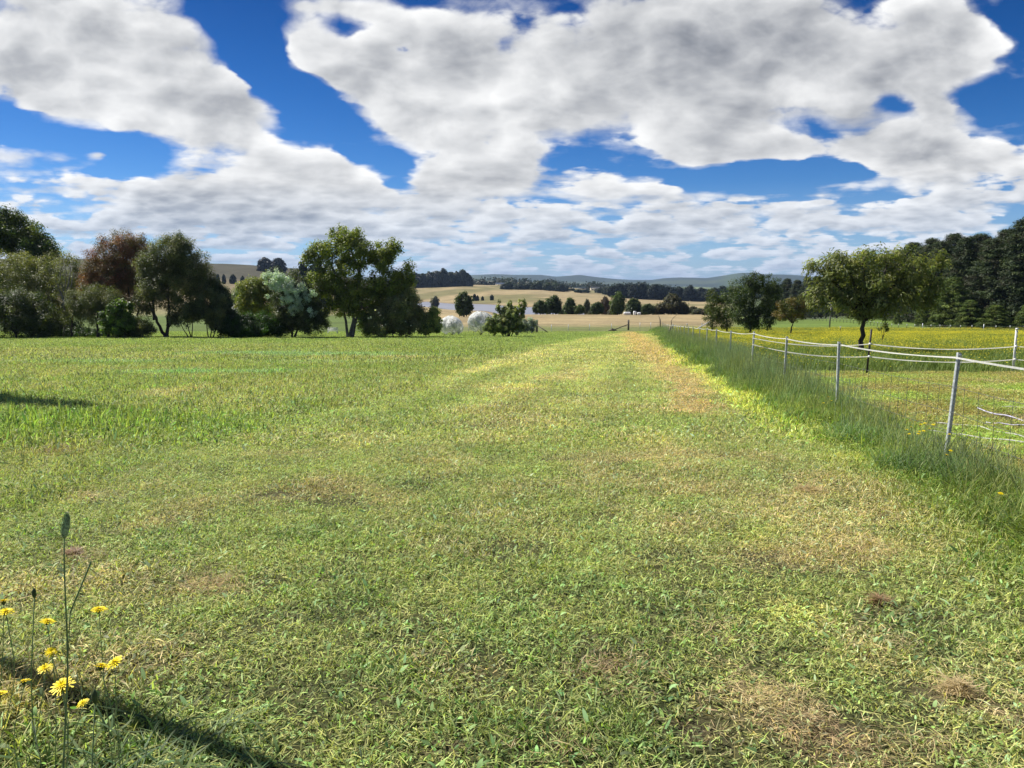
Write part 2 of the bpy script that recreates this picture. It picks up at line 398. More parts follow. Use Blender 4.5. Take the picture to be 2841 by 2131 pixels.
def L3(a, b, w): return a + (b - a) * w[:, None]
def gcolor(x, y):
    """albedo of the grass cover, and how long (m) the grass stands"""
    x = np.asarray(x, float); y = np.asarray(y, float); n = len(x)
    n1 = fbm(x / 0.45, y / 0.45, 21, 4); n2 = fbm(x / 1.8, y / 1.8, 31, 4); n3 = fbm(x / 9.0, y / 9.0, 41, 3); n4 = fbm(x / 0.16, y / 0.16, 51, 2)
    c = L3(np.tile(GREEN, (n, 1)), DGREEN, sst(n1, 0.5, 0.72) * 0.75)
    c = L3(c, STR * 0.75, sst(n2 * 0.4 + n1 * 0.35 + n4 * .25, 0.46, 0.68) * 0.62)
    c = L3(c, LIMEC * 0.8, sst(n4 * .6 + n2 * .4, 0.55, 0.75) * 0.25)
    n6 = fbm(x / .9 + 40, y / .9, 25, 3)
    c = L3(c, np.array((0.25, 0.20, 0.11)), sst(n6, .58, .74) * .5 * (1 - sst(y, 6, 12)))
    h = np.full(n, 0.035) + 0.02 * sst(n1, 0.5, 0.75)
    fx = fence_x(y)
    # the mown strip pales with distance
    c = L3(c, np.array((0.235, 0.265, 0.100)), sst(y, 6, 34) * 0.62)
    # streaks of clippings along the mowing direction
    s = x - 0.1765 * y
    st = fbm(s / 0.35, y / 7.0, 61, 3)
    c = L3(c, STR * 0.9, sst(st, 0.52, 0.72) * 0.5 * sst(y, 8, 20))
    c = L3(c, GREEN * 0.9, sst(st, 0.48, 0.30) * 0.45 * sst(y, 8, 20))
    # mowing passes: the bent grass of neighbouring passes differs a little
    stripe = np.sin(s * 3.6 + .6 * (n3 - .5)); c = c * (1 + .11 * np.clip(stripe * 2.2, -1, 1) * sst(y, 5, 16))[:, None]
    # longer grass left of the mown strip
    yb = np.interp(x, _BX, _BY)
    left = sst(y - yb + (n2 - .5) * 1.6, -0.4, 0.7) * (x < fx - 1)
    lc = L3(np.tile(np.array((0.140, 0.175, 0.055)), (n, 1)), np.array((0.20, 0.205, 0.085)), sst(n3 * 0.6 + n2 * .4, 0.42, 0.62) * 0.7)
    lc = L3(lc, DGREEN * 1.1, sst(n1, 0.5, 0.7) * 0.5)
    lc = L3(lc, np.array((0.140, 0.195, 0.055)), sst(y, 30, 62) * 0.6)
    for p, rx, ry in TEAL:
        d = np.hypot((x - p[0]) / rx, (y - p[1]) / ry) + (n2 - .5) * 0.8
        lc = L3(lc, TEALC, sst(d, 1.2, 0.4) * 0.9)
    c = L3(c, lc, left); h = h + left * (0.012 + 0.035 * n2)
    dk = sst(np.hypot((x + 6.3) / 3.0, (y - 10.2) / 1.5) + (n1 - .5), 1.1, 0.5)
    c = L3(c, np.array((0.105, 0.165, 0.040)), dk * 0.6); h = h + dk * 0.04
    dk = sst(np.hypot((x + 2.1) / 1.0, (y - 2.3) / 0.8) + (n1 - .5), 1.1, 0.5)
    h = h + dk * 0.03
    # lime tyre line and clippings swath
    d, t = pdist(x, y, LIME); c = L3(c, LIMEC * 1.15, sst(d + (n1 - .5) * 0.25, 0.42, 0.12) * np.interp(t, [0, .1, .8, 1], [.6, .9, 1, .5]))
    d, t = pdist(x, y, STRAW); w = np.interp(t, [0, .3, .5, .85, 1], [1.7, 1.2, .85, .7, .7])
    sw = sst(d / w + (n1 - .5) * 1.3, 1.0, 0.35); c = L3(c, STR * np.array((1.05, .97, .92)), sw * .92); h = h * (1 - .5 * sw)
    for p, r, k in PATCH:
        d = np.hypot(x - p[0], y - p[1]) / r + (n1 - .5) * 1.5
        w = sst(d, 1.0, 0.35) * (.7 if k != 'lime' else .7)
        c = L3(c, {'straw': STR, 'brown': BROWN * 1.25, 'lime': LIMEC}[k], w); h = h * (1 - .4 * w)
    # darker green, longer grass at the foot of the tall band
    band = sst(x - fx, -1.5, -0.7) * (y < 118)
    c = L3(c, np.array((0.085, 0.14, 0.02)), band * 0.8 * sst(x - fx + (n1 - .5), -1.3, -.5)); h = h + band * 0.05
    # inside the paddock
    ins = sst(x - fx, 0.0, 0.5)
    pc = L3(np.tile(np.array((0.16, 0.155, 0.045)), (n, 1)), np.array((0.15, 0.20, 0.04)), sst(n2, 0.4, 0.6))
    pc = L3(pc, STR * .7, sst(n1, .55, .72) * .5)
    lush = sst(y + (n2 - .5) * 1.5, 21.5, 22.3)
    pc = L3(pc, np.array((0.12, 0.18, 0.035)), lush)
    fl = sst(y + (n3 - .5) * 10, 23, 38) * (1 - sst(y + (n3 - .5) * 14, 112, 135))
    n5 = fbm(x / 11, y / 5, 97, 4); fl = fl * (.35 + .65 * sst(n5, .32, .6))
    pc = L3(pc, np.array((0.25, 0.27, 0.06)), fl * .75)
    pc = L3(pc, np.array((0.13, 0.19, 0.04)), sst(y, 118, 135))
    c = L3(c, pc, ins); h = h * (1 - ins) + ins * (0.03 + 0.12 * lush)
    # beyond the bottom fence
    far = sst(y, 106, 112) * (1 - sst(x / np.maximum(y, 1), .27, .32))
    g = L3(np.tile(np.array((0.15, 0.17, 0.06)), (n, 1)), DRY, sst(y + (n2 - .5) * 12, 126, 150))
    g = L3(g, DRY * np.array((1.2, 1.15, 1.1)), sst(n3, .45, .7) * sst(y, 140, 200) * .7)
    lf = x / np.maximum(y, 1)
    g = L3(g, np.array((0.10, 0.14, 0.035)), sst(lf, -.13, -.16) * (1 - sst(y, 300, 420)))
    big = fbm(x / 70, y / 70, 71, 4)
    g = L3(g, OLIVE, sst(big, .48, .68) * sst(y, 260, 420) * .75)
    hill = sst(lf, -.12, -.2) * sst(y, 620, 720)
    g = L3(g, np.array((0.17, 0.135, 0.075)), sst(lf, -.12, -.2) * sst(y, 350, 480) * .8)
    g = L3(g, np.array((0.060, 0.056, 0.034)), np.clip(hill * 1.2 + (big - .5) * hill * .8, 0, 1) * .95)  # cloud shadow on the upper left hill, painted into its colour
    g = L3(g, np.array((0.06, 0.08, 0.04)), sst(y, 980, 1250))
    hn = fbm(x / 420, y / 420, 81, 4)
    g = L3(g, np.array((0.035, 0.05, 0.035)), sst(y, 3500, 4200))
    g = L3(g, np.array((0.10, 0.12, 0.06)), sst(hn, .52, .62) * sst(y, 2500, 4000) * .5)
    g = L3(g, np.array((0.20, 0.24, 0.09)), sst(np.hypot((x / np.maximum(y, 1) - .24) / .05, (y - 3600) / 900), 1, .5))
    mud = sst(np.abs(terrain(x, y) - ZW), 0.45, 0.1) * (y > 300) * (y < 720) * (lf > -.14) * (lf < .1)
    g = L3(g, np.array((0.17, 0.13, 0.09)), mud * .8)
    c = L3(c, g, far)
    c = L3(c, np.array((0.07, 0.09, 0.035)), sst(y, 150, 330) * sst(lf, .27, .32) * (1 - sst(y, 3000, 4000)))
    c = L3(c, np.array((0.035, 0.05, 0.035)), sst(lf, .27, .32) * sst(y, 3000, 4000))
    return np.clip(c, 0, 1), h, fl * ins

# ================================================================== materials
def new_mat(name):
    m = bpy.data.materials.new(name); m.use_nodes = True; nt = m.node_tree; nt.nodes.clear()
    out = nt.nodes.new('ShaderNodeOutputMaterial'); return m, nt, out
def attr(nt, name, typ='GEOMETRY'):
    a = nt.nodes.new('ShaderNodeAttribute'); a.attribute_name = name; a.attribute_type = typ; return S(nt, a.outputs['Color'])
def bsdf(nt, color, rough=0.6, spec=0.3, metal=0.0, normal=None):
    b = nt.nodes.new('ShaderNodeBsdfPrincipled')
    for k, v in (('Base Color', color), ('Roughness', rough), ('Specular IOR Level', spec), ('Metallic', metal)):
        if isinstance(v, S): nt.links.new(v.k, b.inputs[k])
        elif k == 'Base Color': b.inputs[k].default_value = (*v, 1)
        else: b.inputs[k].default_value = v
    if normal: nt.links.new(normal.k, b.inputs['Normal'])
    return b
def bump(nt, h, strength=0.5, dist=0.02):
    b = nt.nodes.new('ShaderNodeBump'); b.inputs['Strength'].default_value = strength; b.inputs['Distance'].default_value = dist
    nt.links.new(h.k, b.inputs['Height']); return S(nt, b.outputs[0])
def geo_pos(nt):
    g = nt.nodes.new('ShaderNodeNewGeometry'); return S(nt, g.outputs['Position'])

def leafy(name, instancer=False, trans=0.35, rough=0.5, spec=0.35):
    """leaves and blades: colour from the mesh, some light passing through"""
    m, nt, out = new_mat(name)
    c = attr(nt, "c")
    if instancer: c = mixc(nt, 1.0, c, attr(nt, "tint", 'INSTANCER'), 'MULTIPLY')
    else:
        oi = nt.nodes.new('ShaderNodeObjectInfo'); c = mixc(nt, 1.0, c, S(nt, oi.outputs['Color']), 'MULTIPLY')
    b = bsdf(nt, c, rough, spec)
    t = nt.nodes.new('ShaderNodeBsdfTranslucent')
    tc = mixc(nt, 1.0, c, (1.25, 1.35, 0.55), 'MULTIPLY'); nt.links.new(tc.k, t.inputs['Color'])
    mx = nt.nodes.new('ShaderNodeMixShader'); mx.inputs[0].default_value = trans
    nt.links.new(b.outputs[0], mx.inputs[1]); nt.links.new(t.outputs[0], mx.inputs[2]); nt.links.new(mx.outputs[0], out.inputs[0])
    return m
M_LEAF = leafy("leaf", False, 0.42, 0.5, 0.3); M_GRASS = leafy("grass_blade", True, 0.35, 0.55, 0.2); M_NEEDLE = leafy("needle", False, 0.15, 0.6, 0.2)
M_PLANT = leafy("plant_green", False, 0.3, 0.5, 0.3)

def plain(name, color, rough=0.7, spec=0.3, metal=0.0, nscale=20, nvar=0.25, bstr=0.3, bdist=0.01, color2=None, det=5):
    m, nt, out = new_mat(name)
    tc = nt.nodes.new('ShaderNodeTexCoord'); v = S(nt, tc.outputs['Object'])
    n = noise(nt, v, nscale, det, 0.6)
    c2 = color2 or tuple(x * (1 - nvar) for x in color); c1 = tuple(min(1, x * (1 + nvar * .5)) for x in color)
    c = mixc(nt, n.step(0.32, 0.68), c2, c1)
    b = bsdf(nt, c, rough, spec, metal, bump(nt, n, bstr, bdist)); nt.links.new(b.outputs[0], out.inputs[0])
    return m
def bark(name, c1, c2, sc=8):
    m, nt, out = new_mat(name)
    tc = nt.nodes.new('ShaderNodeTexCoord'); v = vm(nt, 'MULTIPLY', S(nt, tc.outputs['Object']), (1, 1, 0.22))
    n = noise(nt, v, sc, 6, 0.65)
    b = bsdf(nt, mixc(nt, n.step(0.35, 0.65), c1, c2), 0.85, 0.15, 0, bump(nt, n, 0.8, 0.03)); nt.links.new(b.outputs[0], out.inputs[0])
    return m
M_BARK = bark("bark_dark", (0.035, 0.028, 0.022), (0.10, 0.085, 0.07)); M_BARKG = bark("bark_grey", (0.13, 0.115, 0.10), (0.30, 0.28, 0.25))
M_GALV = plain("galvanised_steel", (0.58, 0.61, 0.62), 0.45, 0.5, 0.3, 35, 0.35, 0.15, 0.003)
M_WIRE = plain("wire", (0.16, 0.17, 0.17), 0.5, 0.5, 0.5, 30, 0.3, 0, 0)
M_TAPE0 = plain("white_tape", (0.78, 0.77, 0.72), 0.6, 0.3, 0, 180, 0.18, 0.4, 0.003)
def tape_mat():
    m, nt, out = new_mat("white_tape_woven"); P = geo_pos(nt); n = noise(nt, P, 60, 3, .6); c = mixc(nt, n.step(.35, .65), (.66, .65, .58), (.85, .84, .80))
    b = bsdf(nt, c, .6, .3); t = nt.nodes.new('ShaderNodeBsdfTranslucent'); nt.links.new(c.k, t.inputs['Color'])
    mx = nt.nodes.new('ShaderNodeMixShader'); mx.inputs[0].default_value = .48; nt.links.new(b.outputs[0], mx.inputs[1]); nt.links.new(t.outputs[0], mx.inputs[2]); nt.links.new(mx.outputs[0], out.inputs[0]); return m
M_TAPE = tape_mat()
M_WHITE = plain("white_plastic", (0.80, 0.80, 0.78), 0.45, 0.4, 0, 12, 0.12, 0.1, 0.003)
M_TIMBER = bark("weathered_timber", (0.09, 0.075, 0.06), (0.24, 0.205, 0.165), 14)
M_RUST = plain("dark_steel", (0.035, 0.03, 0.028), 0.6, 0.4, 0.3, 25, 0.4, 0.2, 0.003)
M_LINER = plain("hose", (0.56, 0.53, 0.66), 0.4, 0.4, 0, 9, 0.3, 0.1, 0.003)

# ================================================================== ground
def build_ground():
    r = [0.0] + list(np.exp(np.linspace(math.log(0.7), math.log(14000), 660)))
    f = np.radians(np.linspace(-48, 48, 460)); bk = np.radians(np.linspace(48, 312, 66))[1:-1]
    th = np.concatenate([f, bk]); nt_ = len(th); r = np.array(r[1:]); nr = len(r)
    R, TH = np.meshgrid(r, th, indexing='ij')
    x = (R * np.sin(TH)).ravel(); y = (R * np.cos(TH)).ravel()
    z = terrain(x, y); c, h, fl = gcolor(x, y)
    V = np.column_stack([x, y, z]); V = np.vstack([V, [[0, 0, tz(0, 0)]]]); c = np.vstack([c, c[:1]])
    i = np.arange(nr - 1)[:, None] * nt_; j = np.arange(nt_)[None, :]; j2 = (j + 1) % nt_
    Q = np.stack([i + j, i + nt_ + j, i + nt_ + j2, i + j2], -1).reshape(-1, 4)
    T = np.stack([np.full(nt_, len(V) - 1), np.arange(nt_), (np.arange(nt_) + 1) % nt_], -1)
    m, nt, out = new_mat("meadow_ground")
    P = geo_pos(nt); px, py, pz = sep(nt, P)
    base = attr(nt, "c")
    n1 = noise(nt, P, 55, 5, 0.7); n2 = noise(nt, P, 7, 5, 0.65); n3 = noise(nt, P, 0.9, 5, 0.65); n4 = noise(nt, P, 0.06, 5, 0.7)
    near = py.step(10, 40, True)
    k = n1.step(0.3, 0.7, False, 0.50, 1.25)
    k2 = n2.step(0.3, 0.7, False, 0.62, 1.35)
    k3 = n3.step(0.3, 0.7, False, 0.80, 1.2)
    k4 = n4.step(0.3, 0.7, False, 0.72, 1.3)
    far = py.step(60, 160, True)
    kk = (k2 * k3) * near + k * near.rsub(1.0) * 1.0
    kk = kk * far.rsub(1.0) + (k3 * k4) * far
    col = vm(nt, 'SCALE', base, kk * py.step(60, 110, False, 1.45, 1.0))
    soil = mixc(nt, n2.step(0.35, 0.6), (0.020, 0.019, 0.011), (0.055, 0.044, 0.026))
    c2 = mixc(nt, py.step(14, 60, True, 0.80, 0.0), col, soil)
    hgt = n1 * 0.4 + n2
    b = bsdf(nt, c2, 0.9, 0.1, 0, bump(nt, hgt, 0.6, 0.08)); nt.links.new(b.outputs[0], out.inputs[0])
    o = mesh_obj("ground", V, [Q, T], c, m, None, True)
    tag(o, kind="structure")
build_ground()

def build_water():
    m, nt, out = new_mat("pond_water")
    P = geo_pos(nt); n = noise(nt, vm(nt, 'MULTIPLY', P, (1, 0.35, 1)), 1.2, 4, 0.6)
    n2 = noise(nt, vm(nt, 'MULTIPLY', P, (.3, 1, 1)), 0.03, 3, 0.5)
    b = bsdf(nt, mixc(nt, n2.step(.4, .6), (0.17, 0.18, 0.22), (0.21, 0.215, 0.25)), 0.35, 0.5, 0, bump(nt, n, 0.5, 0.25)); nt.links.new(b.outputs[0], out.inputs[0])
    V = [(x, y, ZW) for x, y in ((-80, 560), (-80, 740), (20, 640), (60, 500), (75, 420), (55, 330), (0, 340), (-40, 440))]
    mesh_obj("pond", V, [np.array([[0, 1, 2, 7]])[:, ::-1], np.array([[7, 2, 3, 6]])[:, ::-1], np.array([[3, 4, 5, 6]])[:, ::-1]], None, m)["kind"] = "structure"
build_water()

# ================================================================== grass
def blades(pos, hd, L, W, lean, curl, rng, nseg=3):
    """pos (n,3) roots, hd heading angle, L length, W width, lean 0 upright..1 flat, curl extra droop"""
    n = len(pos); k = np.arange(nseg + 1) / nseg
    ang = (lean[:, None] + curl[:, None] * k[None, :]) * (math.pi / 2)      # from vertical
    seg = L[:, None] / nseg
    hx = np.cumsum(np.concatenate([np.zeros((n, 1)), np.sin(ang[:, :-1]) * seg], 1), 1)
    hz = np.cumsum(np.concatenate([np.zeros((n, 1)), np.cos(ang[:, :-1]) * seg], 1), 1)
    hz = np.maximum(hz, -0.005)
    wd = W[:, None] * np.array([0.75, 1.0, 0.75, 0.0] if nseg == 3 else [0.8, 1.0, 0.0])[None, :] / 2
    tw = hd + math.pi / 2 + rng.uniform(-.6, .6, n)
    cx, sx = np.cos(hd), np.sin(hd)
    C = np.stack([pos[:, 0:1] + hx * cx[:, None], pos[:, 1:2] + hx * sx[:, None], pos[:, 2:3] + hz], -1)
    Wv = np.stack([np.cos(tw), np.sin(tw), rng.uniform(-.5, .5, n)], -1)[:, None, :]
    A = C - Wv * wd[..., None]; B = C + Wv * wd[..., None]
    m = 2 * nseg + 1
    V = np.empty((n, m, 3)); V[:, 0:2 * nseg:2] = A[:, :nseg]; V[:, 1:2 * nseg:2] = B[:, :nseg]; V[:, m - 1] = C[:, nseg]
    o = (np.arange(n) * m)[:, None]
    Q = np.concatenate([o + np.array([[2 * i, 2 * i + 1, 2 * i + 3, 2 * i + 2]]) for i in range(nseg - 1)], 0)
    T = o + np.array([[2 * nseg - 2, 2 * nseg - 1, 2 * nseg]])
    return V.reshape(-1, 3), Q, T, m

def lawn_patch(seed, R, n, Lr, Wr, leanr, straw=0.25, broad=0.1, nseg=3, flat=0.15):
    rng = np.random.default_rng(seed)
    clump = rng.uniform(-R, R, (max(3, n // 14), 2))
    ci = rng.integers(0, len(clump), n)
    p = np.where(rng.random((n, 1)) < 0.6, clump[ci] + rng.normal(0, R * 0.13, (n, 2)), rng.uniform(-R, R, (n, 2)))
    pos = np.column_stack([p, np.full(n, -0.004)])
    kind = rng.random(n)
    L = rng.uniform(*Lr, n); W = rng.uniform(*Wr, n); lean = rng.uniform(*leanr, n); curl = rng.uniform(0.0, 0.7, n)
    pos[:, 2] += rng.uniform(0, .5, n) ** 2 * Lr[1] * 2.4; L = L * (0.7 + .6 * (ci % 3 == 0))
    col = np.ones((n, 3)) * (0.36 + 1.5 * rng.random((n, 1)) ** 1.6) * np.column_stack([rng.uniform(.85, 1.25, n), np.ones(n), rng.uniform(.7, 1.4, n)])
    s = kind < straw
    col[s] = np.array((1.75, 1.42, 1.75)) * rng.uniform(0.6, 1.25, (s.sum(), 1)); W[s] *= 0.65
    fl = s & (rng.random(n) < 0.6); lean[fl] = rng.uniform(0.86, 1.0, fl.sum()); curl[fl] = rng.uniform(-.05, .15, fl.sum()); pos[fl, 2] += rng.uniform(0.004, 0.5 * Lr[1], fl.sum())
    b = kind > 1 - broad
    W[b] *= 2.6; L[b] *= 0.75; lean[b] = rng.uniform(.45, .85, b.sum()); col[b] *= np.array((.8, 1.0, 1.0))
    hd = rng.uniform(0, 2 * math.pi, n)
    V, Q, T, m = blades(pos, hd, L, W, lean, curl, rng, nseg)
    return mesh_raw("grass_patch", V, [Q, T], np.repeat(col, m, 0), M_GRASS)

def tall_patch(seed, R, n, Lr, seedheads=6, wk=1.0):
    rng = np.random.default_rng(seed)
    pos = np.column_stack([rng.uniform(-R, R, (n, 2)), np.zeros(n)])
    L = rng.uniform(*Lr, n); W = rng.uniform(0.005, 0.011, n) * wk; lean = np.abs(rng.normal(0, .24, n)); curl = rng.uniform(0.2, 1.3, n)
    col = np.ones((n, 3)) * rng.uniform(0.6, 1.35, (n, 1)) * np.column_stack([rng.uniform(.8, 1.2, n), np.ones(n), rng.uniform(.6, 1.3, n)])
    s = rng.random(n) < 0.14; col[s] = np.array((1.9, 1.5, 1.9)) * rng.uniform(.7, 1.1, (s.sum(), 1))
    V, Q, T, m = blades(pos, rng.uniform(0, 2 * math.pi, n), L, W, lean, curl, rng, 3)
    V = [V]; Q = [Q]; T = [T]; C = [np.repeat(col, m, 0)]; off = len(V[0])
    for k in range(seedheads):
        mb = MB(); x, y = rng.uniform(-R, R, 2); Hh = rng.uniform(Lr[1] * .8, Lr[1] * 1.35); a = rng.uniform(-.2, .2, 2)
        t = np.linspace(0, 1, 5)
        mb.tube(np.column_stack([x + a[0] * Hh * t ** 2, y + a[1] * Hh * t ** 2, Hh * t]), 0.0016, 3, False)
        t2 = np.linspace(.86, 1.06, 5)
        mb.tube(np.column_stack([x + a[0] * Hh * t2 ** 2, y + a[1] * Hh * t2 ** 2, Hh * t2]), [0.001, 0.0026, 0.003, 0.002, 0.001], 4, False)
        v = np.vstack(mb.V); V.append(v); Q.append(np.vstack(mb.Q) + off); off += len(v)
        C.append(np.tile(np.array((2.2, 1.7, 2.6) if rng.random() < .6 else (1.2, 1.15, 1.5)) * rng.uniform(.7, 1.2), (len(v), 1)))
    return mesh_raw("tall_grass_patch", np.vstack(V), [np.vstack(Q), np.vstack(T)], np.vstack(C), M_GRASS)

M_PETAL_I = leafy("petal_patch", True, 0.25, 0.5, 0.2)
def flower_patch(seed, R, n, nf):
    rng = np.random.default_rng(seed)
    pos = np.column_stack([rng.uniform(-R, R, (n, 2)), np.zeros(n)])
    V, Q, T, m = blades(pos, rng.uniform(0, 6.28, n), rng.uniform(.2, .42, n), rng.uniform(.006, .013, n), np.abs(rng.normal(0, .2, n)), rng.uniform(.1, .8, n), rng, 2)
    col = np.repeat(np.array((0.17, 0.235, 0.055)) * rng.uniform(.6, 1.4, (n, 1)), m, 0)
    # flat little yellow cups facing up, any tilt
    c = np.column_stack([rng.uniform(-R, R, (nf, 2)), rng.uniform(.22, .46, nf)])
    nn = np.column_stack([rng.normal(0, .45, (nf, 2)), np.ones(nf)]); nn /= np.linalg.norm(nn, axis=1)[:, None]
    a = np.cross(nn, [0.3, .9, 0]); a /= np.linalg.norm(a, axis=1)[:, None]; b = np.cross(nn, a)
    r = rng.uniform(.010, .017, nf)[:, None, None]
    th = np.arange(5) * 2 * math.pi / 5
    ring = c[:, None, :] + r * (a[:, None, :] * np.cos(th)[None, :, None] + b[:, None, :] * np.sin(th)[None, :, None]) + nn[:, None, :] * r * .4
    FV = np.concatenate([c[:, None, :], ring], 1).reshape(-1, 3); o = (np.arange(nf) * 6)[:, None] + len(V)
    FT = np.concatenate([o + np.array([[0, 1 + i, 1 + (i + 1) % 5]]) for i in range(5)], 0)
    fc = np.repeat(np.array((0.80, 0.67, 0.04)) * rng.uniform(.75, 1.1, (nf, 1)), 6, 0)
    return mesh_raw("buttercup_patch", np.vstack([V, FV]), [Q, np.vstack([T, FT])], np.vstack([col, fc]), M_PETAL_I)

def scatter(name, label, cat, meshes, x, y, rot, scl, idx, tint, kind="stuff"):
    src = bpy.data.collections.new(name + "_source")
    for i, me in enumerate(meshes):
        src.objects.link(bpy.data.objects.new("%s_%02d" % (me.name.split('.')[0], i), me))
    z = terrain(x, y)
    me = bpy.data.meshes.new(name); me.vertices.add(len(x)); me.vertices.foreach_set("co", np.column_stack([x, y, z]).astype(np.float32).ravel())
    for nm, ty, v in (("rz", 'FLOAT', rot), ("idx", 'INT', idx)):
        a = me.attributes.new(nm, ty, 'POINT'); a.data.foreach_set("value", v.astype(np.float32 if ty == 'FLOAT' else np.int32))
    a = me.attributes.new("sc", 'FLOAT_VECTOR', 'POINT'); a.data.foreach_set("vector", scl.astype(np.float32).ravel())
    a = me.attributes.new("tint", 'FLOAT_COLOR', 'POINT'); a.data.foreach_set("color", np.column_stack([tint, np.ones(len(x))]).astype(np.float32).ravel())
    o = bpy.data.objects.new(name, me); COL.objects.link(o)
    ng = bpy.data.node_groups.new(name, 'GeometryNodeTree')
    ng.interface.new_socket("Geometry", in_out='INPUT', socket_type='NodeSocketGeometry')
    ng.interface.new_socket("Geometry", in_out='OUTPUT', socket_type='NodeSocketGeometry')
    N = ng.nodes.new; gi = N('NodeGroupInput'); go = N('NodeGroupOutput'); ip = N('GeometryNodeInstanceOnPoints'); ci = N('GeometryNodeCollectionInfo')
    ci.inputs['Collection'].default_value = src; ci.inputs['Separate Children'].default_value = True; ci.inputs['Reset Children'].default_value = True
    def na(nm, dt):
        q = N('GeometryNodeInputNamedAttribute'); q.data_type = dt; q.inputs['Name'].default_value = nm; return q.outputs[0]
    cx = N('ShaderNodeCombineXYZ'); lk = ng.links.new
    lk(gi.outputs[0], ip.inputs['Points']); lk(ci.outputs[0], ip.inputs['Instance']); ip.inputs['Pick Instance'].default_value = True
    lk(na("idx", 'INT'), ip.inputs['Instance Index']); lk(na("rz", 'FLOAT'), cx.inputs[2]); lk(cx.outputs[0], ip.inputs['Rotation'])
    lk(na("sc", 'FLOAT_VECTOR'), ip.inputs['Scale']); lk(ip.outputs[0], go.inputs[0])
    o.modifiers.new("scatter", 'NODES').node_group = ng
    return tag(o, label, cat, kind=kind)

def sample_front(rng, y0, y1, dens, margin=1.2, xmin=None, xmax=None):
    """random points in the view wedge between two distances, even density per square metre"""
    n = int(dens * 0.71 * margin * (y1 * y1 - y0 * y0) + dens * 3.0 * (y1 - y0))
    y = np.sqrt(rng.uniform(y0 * y0, y1 * y1, n)); x = rng.uniform(-1, 1, n) * (0.71 * margin * y + 1.5)
    return x, y

